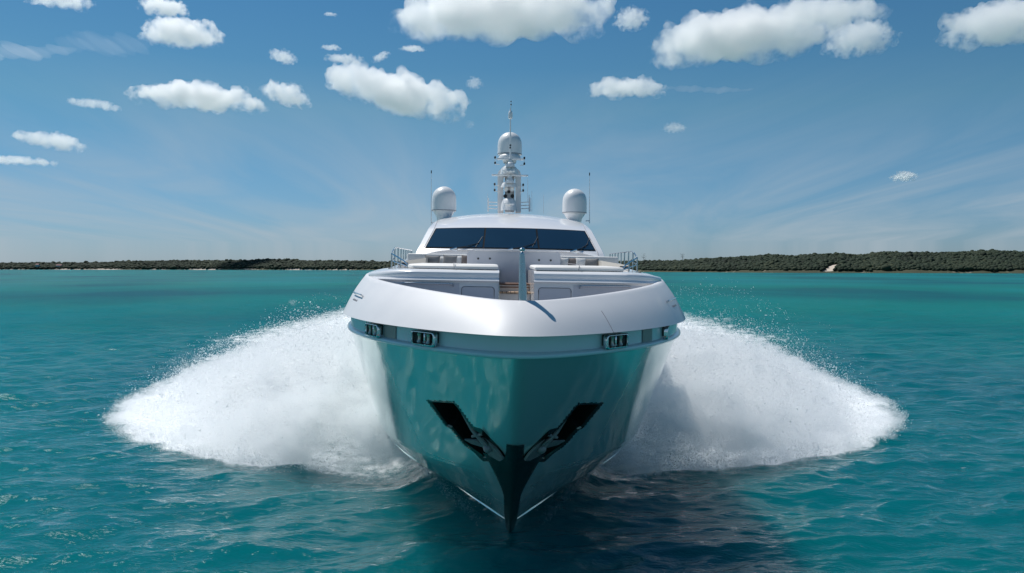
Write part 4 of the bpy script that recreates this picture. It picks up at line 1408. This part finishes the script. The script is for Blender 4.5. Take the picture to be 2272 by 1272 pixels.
def cloud(px, py, w, h, od, label, slope=0.0, hollow=0.5, seed=0, alt=760.0):
    """cumulus with its centre on the line of sight px,py at cloud height; w,h its apparent size there"""
    g = np.random.default_rng(100 + seed)
    v = (594 - py) / 1767.0
    d = (alt - CAM_H) / v
    wid = w / 1767 * d * 1.02; ar = h / w
    pts, rad = [], []
    n1 = max(4, int(4 + 2.2 / max(ar, 0.16)))
    for i in range(n1):
        u = (i + 0.5) / n1 - 0.5 + g.normal(0, 0.03)
        env = (1 - abs(2 * u) ** 2.2) ** 0.5 if abs(u) < 0.5 else 0.1
        r = ar * (0.20 + 0.26 * env * g.uniform(0.55, 1.15))
        r = min(r, 0.5 - abs(u) * 0.85) if abs(u) < 0.47 else r * 0.3
        r = max(r, 0.02)
        base = (u * 0.92, g.normal(0, 0.06), -ar * 0.5 + r * 0.75 - slope * u * ar)
        pts.append(base); rad.append(r)
        for k in range(13):
            a = g.uniform(0, 2 * math.pi); e = g.uniform(-0.25, 1.0)
            rr = r * g.uniform(0.32, 0.58)
            c2 = (base[0] + r * math.cos(a) * math.sqrt(max(0, 1 - e * e)) * 1.15, base[1] + r * math.sin(a) * math.sqrt(max(0, 1 - e * e)), base[2] + r * e * (0.95 if e > 0 else 0.6))
            pts.append(c2); rad.append(rr)
            for q in range(7):
                a = g.uniform(0, 2 * math.pi); e = g.uniform(-0.6, 1.0)
                r3 = rr * g.uniform(0.25, 0.55)
                pts.append((c2[0] + rr * 1.05 * math.cos(a) * math.sqrt(max(0, 1 - e * e)), c2[1] + rr * math.sin(a) * math.sqrt(max(0, 1 - e * e)), c2[2] + rr * e))
                rad.append(r3)
    pts = np.array(pts); rad = np.maximum(np.array(rad), 0.012)
    me = bpy.data.meshes.new('cloud_seed'); me.vertices.add(len(pts)); me.vertices.foreach_set('co', pts.astype(np.float32).ravel())
    at = me.attributes.new('rad', 'FLOAT', 'POINT'); at.data.foreach_set('value', rad.astype(np.float32)); me.update()
    tmp = bpy.data.objects.new('cloud_seed', me); link(tmp)
    md = tmp.modifiers.new('lumps', 'NODES'); md.node_group = LUMPS
    dg = bpy.context.evaluated_depsgraph_get()
    me2 = bpy.data.meshes.new_from_object(tmp.evaluated_get(dg))
    bpy.data.objects.remove(tmp)
    me2.materials.clear(); me2.materials.append(M_cloud)
    o = bpy.data.objects.new('cumulus_cloud', me2); link(o)
    o.location = W(px, py, d)
    o.scale = (wid, wid, wid)
    o.rotation_euler = (0, 0, math.atan2(-(px - 1136) / 1767.0, 1))
    o.color = (0.46 * od / (0.3 * ar ** 0.6 * wid), ar, 0.5 + slope / 4.0, 1)
    tag(o, label, 'cloud', 'clouds in the sky')
CL = [
 (128, -6, 130, 42, 2.2, 'white cloud cut by the top edge near the left corner', 0),
 (365, 12, 92, 40, 3.0, 'small puffy cloud at the top edge above the peaked cloud on the left', 0),
 (405, 66, 150, 66, 4.0, 'peaked cloud with a ragged right end, high on the left', 0),
 (1112, 14, 480, 128, 6.0, 'largest white cloud, at the top edge above the mast', 0),
 (1400, 41, 64, 46, 2.2, 'small round cloud tuft between the two largest clouds', 0),
 (1630, 66, 345, 124, 6.5, 'thick rounded cloud with a flat base, right of the mast', 0),
 (1835, 22, 235, 76, 3.0, 'ragged cloud at the top edge right of the thick flat-based one', 0),
 (1905, 78, 130, 78, 3.0, 'broken cloud hanging below the ragged one at upper right', 0),
 (2225, 40, 220, 100, 5.0, 'white cloud cut by the right edge in the top corner', 0),
 (440, 212, 290, 56, 5.5, 'long dense cloud with a double-humped top on the left', 0),
 (632, 206, 96, 46, 2.6, 'small cloud just right of the long double-humped one', 0.6),
 (888, 200, 345, 84, 5.0, 'long cloud slanting down to the right, left of the mast top', 1.0),
 (1392, 190, 175, 46, 3.4, 'flat cloud right of the mast top with a thin trailing tail', 0),
 (110, 308, 138, 38, 2.2, 'wispy cloud low on the left above the flat streak', 0.5),
 (48, 355, 150, 20, 1.8, 'thin flat streak of cloud touching the left edge', 0),
 (210, 230, 110, 22, 1.2, 'faint wisp left of the long double-humped cloud', 0.3),
 (627, 125, 54, 28, 1.6, 'tiny ragged puff above the small cloud', 0.4),
 (765, 129, 86, 22, 1.3, 'faint broken wisp above the slanting cloud', 0),
 (735, 105, 44, 12, 1.2, 'tiny streak of cloud above the broken wisp', 0),
 (845, 125, 34, 18, 1.2, 'tiny upturned scrap of cloud beside the broken wisp', -0.8),
 (914, 107, 60, 13, 1.6, 'tiny flat lens of cloud under the largest cloud', 0),
 (1052, 183, 32, 26, 0.9, 'faint small puff just left of the mast top', 0),
 (732, 31, 30, 9, 1.0, 'tiny flat speck of cloud left of the largest cloud', 0),
 (1497, 283, 46, 22, 0.9, 'faint lone puff in the open blue right of the mast', 0),
 (2005, 390, 52, 22, 2.6, 'little lone cloud low over the right shore', 0),
]
for i, (px, py, w, h, od, lab, slp) in enumerate(CL):
    cloud(px, py, w, h, od, lab, slope=slp, seed=i)

def mat_veil():
    m = bpy.data.materials.new('thin_cloud_veil'); m.use_nodes = True
    N, K = m.node_tree.nodes, m.node_tree.links
    N.clear()
    out = N.new('ShaderNodeOutputMaterial'); pv = N.new('ShaderNodeVolumePrincipled')
    pv.inputs['Color'].default_value = (0.995, 0.995, 0.995, 1); pv.inputs['Anisotropy'].default_value = 0.6
    oi = N.new('ShaderNodeObjectInfo'); sp_ = N.new('ShaderNodeSeparateColor')
    K.new(oi.outputs['Color'], sp_.inputs[0]); K.new(sp_.outputs[0], pv.inputs['Density']); K.new(pv.outputs[0], out.inputs['Volume'])
    return m
M_veil = mat_veil()
def streak(x0, y0, x1, y1, wpx, tau, label, seed, alt=2600.0):
    g = np.random.default_rng(seed)
    cx, cy = (x0 + x1) / 2, (y0 + y1) / 2
    d = (alt - CAM_H) / ((594 - cy) / 1767.0)
    a, b = W(x0, y0, d), W(x1, y1, d); c = (a + b) / 2
    r = wpx / 2 / 1767 * d
    n = 60
    ph = g.uniform(0, 6.28, 6)
    P = []
    for i in range(n + 1):
        t = i / n
        rad = r * (math.sin(math.pi * min(1, t * 1.02 + 0.001)) ** 0.6 + 0.02) * (1 + 0.25 * math.sin(t * 19 + ph[0]) + 0.18 * math.sin(t * 47 + ph[1]) + 0.1 * math.sin(t * 91 + ph[2]))
        p = a + (b - a) * t + Vector((0, 0, r * (0.5 * math.sin(t * 6 + ph[3]) + 0.2 * math.sin(t * 23 + ph[4]))))
        P.append([(p.x - c.x, p.y - c.y + 6 * rad * math.cos(q * 2 * math.pi / 14), p.z - c.z + rad * math.sin(q * 2 * math.pi / 14)) for q in range(14)])
    k = Mesh().grid(P, closed_v=True)
    k.f.append(tuple(range(14))[::-1]); k.f.append(tuple(n * 14 + q for q in range(14)))
    o = k.build('cloud_streak', M_veil, None, origin=(0, 0, 0))
    o.location = c; o.color = (tau / (12 * r), 0, 0, 1)
    tag(o, label, 'cloud', 'clouds in the sky')
streak(-120, 132, 175, 103, 17, 0.45, 'long thin pale streak of cloud running in from the left edge', 1)
streak(130, 108, 345, 88, 24, 0.22, 'faint wide streak of cloud continuing right from the pale streak at the left edge', 4)
streak(1450, 198, 1680, 199, 8, 0.25, 'thin pale tail of cloud trailing right from the flat cloud', 2)

# ------------------------------------------------------------------ wooded shores
def mat_shore():
    m, nt, b = new_mat('sandy_shore_ground')
    N, K = nt.nodes, nt.links
    geo = N.new('ShaderNodeNewGeometry')
    n = N.new('ShaderNodeTexNoise'); n.inputs['Scale'].default_value = 0.15; n.inputs['Detail'].default_value = 6
    K.new(geo.outputs['Position'], n.inputs['Vector'])
    at = N.new('ShaderNodeAttribute'); at.attribute_name = 'sand'
    ad = N.new('ShaderNodeMath'); ad.operation = 'MULTIPLY_ADD'; ad.inputs[1].default_value = 0.6
    K.new(n.outputs[0], ad.inputs[0]); K.new(at.outputs['Fac'], ad.inputs[2])
    mr = N.new('ShaderNodeMapRange'); mr.inputs['From Min'].default_value = 0.65; mr.inputs['From Max'].default_value = 0.85
    K.new(ad.outputs[0], mr.inputs['Value'])
    mx = N.new('ShaderNodeMixRGB'); mx.inputs['Color1'].default_value = (0.045, 0.050, 0.025, 1); mx.inputs['Color2'].default_value = (0.50, 0.43, 0.36, 1)
    K.new(mr.outputs[0], mx.inputs['Fac']); K.new(mx.outputs[0], b.inputs['Base Color'])
    b.inputs['Roughness'].default_value = 0.95
    return m
def mat_wood():
    m, nt, b = new_mat('scrub_foliage')
    N, K = nt.nodes, nt.links
    at = N.new('ShaderNodeAttribute'); at.attribute_name = 'hue'
    rp = N.new('ShaderNodeValToRGB')
    e = rp.color_ramp.elements
    e[0].color = (0.014, 0.022, 0.014, 1); e[1].color = (0.043, 0.054, 0.028, 1)
    x = e.new(0.45); x.color = (0.020, 0.035, 0.019, 1)
    x = e.new(0.8); x.color = (0.031, 0.043, 0.024, 1)
    K.new(at.outputs['Fac'], rp.inputs[0])
    geo = N.new('ShaderNodeNewGeometry')
    n = N.new('ShaderNodeTexNoise'); n.inputs['Scale'].default_value = 1.2; n.inputs['Detail'].default_value = 4
    K.new(geo.outputs['Position'], n.inputs['Vector'])
    mr = N.new('ShaderNodeMapRange'); mr.inputs['To Min'].default_value = 0.55; mr.inputs['To Max'].default_value = 1.45
    K.new(n.outputs[0], mr.inputs['Value'])
    mu = N.new('ShaderNodeMixRGB'); mu.blend_type = 'MULTIPLY'; mu.inputs['Fac'].default_value = 1
    K.new(rp.outputs[0], mu.inputs['Color1']); K.new(mr.outputs[0], mu.inputs['Color2'])
    K.new(mu.outputs[0], b.inputs['Base Color'])
    b.inputs['Roughness'].default_value = 0.8
    b.inputs['Specular IOR Level'].default_value = 0.2
    return m
M_shore, M_wood = mat_shore(), mat_wood()
bm0 = bmesh.new(); bmesh.ops.create_icosphere(bm0, subdivisions=2, radius=1)
bm0.verts.index_update()
ICO_V = np.array([v.co[:] for v in bm0.verts]); ICO_F = np.array([[v.index for v in f.verts] for f in bm0.faces]); bm0.free()

def shoreline(name, shore_px, sky_px, back, tree, step, label, scar=None, seed=0, sandy=1.0):
    """shore_px: (px, waterline distance); sky_px: (px, skyline y in the photograph) -> real heights"""
    g = np.random.default_rng(seed)
    sx = np.array(shore_px, float); kx = np.array(sky_px, float)
    def dist(px): return np.interp(px, sx[:, 0], sx[:, 1])
    def crest(px):
        return np.maximum((594 - np.interp(px, kx[:, 0], kx[:, 1])) / 1767 * (dist(px) + back * 0.75) + CAM_H - tree, 1.0)
    def height(px, t):
        # t: metres inland
        h = crest(px)
        f = np.clip(t / (back * 0.75), 0, 1)
        return np.where(t < 0, t * 0.15, np.minimum(0.07 * t, 1.3) + np.maximum(h - 1.3, 0) * (f ** 0.8) + 0.5 * np.sin(px * 0.05 + t * 0.08) * np.clip(t / 20, 0, 1))
    pxs = np.arange(sx[0, 0], sx[-1, 0] + 1, step)
    ts = np.concatenate([[-12, -4, 0, 2, 4, 7, 10, 14], np.linspace(20, back * 1.6, 30)])
    PX, T = np.meshgrid(pxs, ts, indexing='ij')
    D = dist(PX) + T + 3.0 * np.sin(PX * 0.021) + 1.6 * np.sin(PX * 0.083)
    Z = height(PX, T)
    Z = np.where(T > back, Z * np.clip(1 - (T - back) / (back * 0.9), 0, 1), Z)
    X = (PX - 1136) / 1767 * D
    V = np.stack([X, D, Z], -1).reshape(-1, 3)
    n, m = PX.shape
    ii, jj = np.meshgrid(np.arange(n - 1), np.arange(m - 1), indexing='ij')
    a = (ii * m + jj).ravel(); F = np.stack([a, a + m, a + m + 1, a + 1], -1)
    sand = np.where((T < 13), sandy, 0.0) * (0.75 + 0.35 * np.sin(PX * 0.043 + 1) * np.sin(PX * 0.0171))
    def in_scar(px, t):
        if scar is None: return np.zeros_like(px)
        r = np.zeros_like(px)
        for cx_, w_, t0_, t1_, sl in scar:
            c = cx_ + sl * (t - t0_)
            r = np.maximum(r, np.clip(1.4 - np.abs(px - c) / w_, 0, 1) * (t > t0_) * (t < t1_))
        return r
    sand = np.maximum(sand, in_scar(PX, T) * 0.9)
    o = fast_mesh(name, V, F, M_shore, True); link(o); tag(o, kind='structure')
    at = o.data.attributes.new('sand', 'FLOAT', 'POINT'); at.data.foreach_set('value', sand.reshape(-1).astype(np.float32))
    # crowns
    Vs, Fs, Hs = [], [], []
    mean_d = float(np.mean(sx[:, 1]))
    dpx = tree * 0.62 / mean_d * 1767
    cnt = 0
    t = 9.0
    pos = []
    while t < back * 1.02:
        q = np.arange(sx[0, 0], sx[-1, 0], dpx) + g.uniform(-0.5, 0.5) * dpx
        q = q + g.normal(0, dpx * 0.35, len(q))
        tt = t + g.normal(0, tree * 0.3, len(q))
        keep = (in_scar(q, tt) < 0.35) & (g.random(len(q)) < (0.75 if t < 13 else 0.97))
        pos.append(np.stack([q[keep], tt[keep]], -1))
        t += tree * (0.62 if t < 60 else 0.9)
    pos = np.concatenate(pos)
    k = len(pos)
    px, tt = pos[:, 0], pos[:, 1]
    d = dist(px) + tt
    R_ = tree * 0.5 * np.exp(g.normal(0, 0.22, k))
    C = np.stack([(px - 1136) / 1767 * d, d, height(px, tt) + R_ * 0.55], -1)
    tall = g.random(k) < 0.03
    C[tall, 2] += tree * 0.35
    jit = 1 + g.normal(0, 0.10, (k, len(ICO_V), 1))
    Vv = C[:, None, :] + ICO_V[None] * jit * R_[:, None, None] * np.array([1.05, 1.05, 0.85])
    Ff = ICO_F[None] + (np.arange(k) * len(ICO_V))[:, None, None]
    hue = np.clip(g.normal(0.45, 0.22, k) + 0.15 * np.sin(px * 0.03) + 0.1 * np.sin(tt * 0.06), 0, 1)
    w = fast_mesh('shore_woodland', Vv.reshape(-1, 3), Ff.reshape(-1, 3), M_wood, True)
    link(w); tag(w, label, 'woodland', None, 'stuff')
    at = w.data.attributes.new('hue', 'FLOAT', 'POINT'); at.data.foreach_set('value', np.repeat(hue, len(ICO_V)).astype(np.float32))
    return dist, height

distR, heightR = shoreline('near_shore', [(1150, 1500), (1300, 1330), (1420, 1180), (1700, 1010), (2000, 950), (2272, 905), (2600, 850)],
    [(1150, 580), (1420, 578), (1514, 577), (1607, 570.5), (1720, 563.5), (1760, 566.5), (1866, 560.5), (1915, 564.5), (1964, 557.5), (2070, 560), (2200, 554.5), (2272, 557), (2600, 552)],
    170, 4.0, 2.5, 'dark olive scrub woodland covering the near low hill on the right shore',
    scar=[(1836, 12, 5, 42, 0.5), (1890, 6, 100, 126, 0.0)], seed=5, sandy=0.34)
distL, heightL = shoreline('far_shore', [(-350, 2700), (0, 2550), (400, 2300), (860, 1950), (1250, 1700)],
    [(-350, 583), (0, 582), (220, 581), (245, 581), (262, 578.5), (420, 577), (520, 576.5), (610, 574), (700, 577), (800, 578), (850, 580), (1000, 579), (1250, 579)],
    130, 7.0, 3.0, 'thin dark strip of woodland along the far shore behind a pale beach on the left', seed=6, sandy=0.55)

M_roof = mat('faded_pink_roof', (0.24, 0.12, 0.11), 0.8, 0, 0, 0.15, 1)
M_wall = mat('pale_render', (0.62, 0.58, 0.55), 0.8, 0, 0, 0.06, 1)
def house(px, t, w, d_, h, label):
    D = float(distL(px)) + t
    x = (px - 1136) / 1767 * D
    z = float(heightL(np.array(px, float), np.array(t, float))) + 5.0
    root = bpy.data.objects.new('shore_house', None); root.location = (x, D, z); link(root)
    tag(root, label, 'house', 'houses on the far shore')
    k = Mesh().box((0, 0, h / 2), (w, d_, h), 0)
    k.build('wall', M_wall, root, origin=(0, 0, 0), smooth=False)
    k = Mesh()
    e = 0.6
    k.add([(-w / 2 - e, -d_ / 2 - e, h), (w / 2 + e, -d_ / 2 - e, h), (w / 2 + e, d_ / 2 + e, h), (-w / 2 - e, d_ / 2 + e, h), (-w / 2 - e, 0, h + d_ * 0.42), (w / 2 + e, 0, h + d_ * 0.42)],
          [(0, 1, 5, 4), (2, 3, 4, 5), (0, 4, 3), (1, 2, 5), (0, 3, 2, 1)])
    k.build('roof', M_roof, root, origin=(0, 0, 0), smooth=False)
    for i in (-1, 0, 1):
        Mesh().box((i * w * 0.3, -d_ / 2 - 0.03, h * 0.55), (w * 0.12, 0.12, h * 0.35), 0).build('window', M_black, root, origin=(0, 0, 0), smooth=False)
house(84, 16, 9, 8, 6, 'pale house with a pink roof among trees on the far left shore')
house(132, 14, 16, 8, 3.5, 'long low house with a dull pink roof, right of the taller pale house')

# a few bare trees that stand clear of the canopy beside the yacht
M_bark = mat('weathered_bark', (0.07, 0.06, 0.05), 0.9, 0, 0, 0.2, 2)
def bare_tree(px, t, h, label, seed):
    g = random.Random(seed)
    D = float(distR(px)) + t
    z = float(heightR(np.array(px, float), np.array(t, float)))
    root = bpy.data.objects.new('bare_tree', None); root.location = ((px - 1136) / 1767 * D, D, z); link(root)
    tag(root, label, 'tree', 'bare trees on the right shore')
    k = Mesh().tube([(0, 0, -0.5), (0.2, 0, h * 0.5), (0.0, 0, h)], [0.40, 0.28, 0.10], 7); k.build('trunk', M_bark, root, origin=(0, 0, 0))
    k = Mesh()
    for i in range(9):
        a = g.uniform(0, 6.28); z0 = h * g.uniform(0.45, 0.95); l = h * g.uniform(0.15, 0.3)
        p = Vector((0, 0, z0)); q = p + Vector((math.cos(a) * l, math.sin(a) * l * 0.6, l * g.uniform(0.3, 0.9)))
        k.tube([p, (p + q) / 2 + Vector((0, 0, -0.05 * l)), q], [0.16, 0.11, 0.05], 5)
    k.build('limbs', M_bark, root, origin=(0, 0, 0))
    k = Mesh()
    for i in range(60):
        a = g.uniform(0, 6.28); r = h * 0.22 * math.sqrt(g.random()); z0 = h * g.uniform(0.6, 1.12)
        c = Vector((math.cos(a) * r, math.sin(a) * r, z0)); s_ = g.uniform(0.25, 0.5)
        k.add([c + Vector((s_, 0, 0)), c + Vector((-s_ * .5, s_ * .6, s_ * .4)), c + Vector((-s_ * .4, -s_ * .6, -s_ * .3))], [(0, 1, 2)])
    o = k.build('crown', M_wood, root, origin=(0, 0, 0), smooth=False)
bare_tree(1428, 70, 17, 'tall bare tree standing clear of the woods, right beside the yacht rail', 1)
bare_tree(1514, 90, 15, 'lone tree sticking up from the skyline left of the sandy scar', 2)
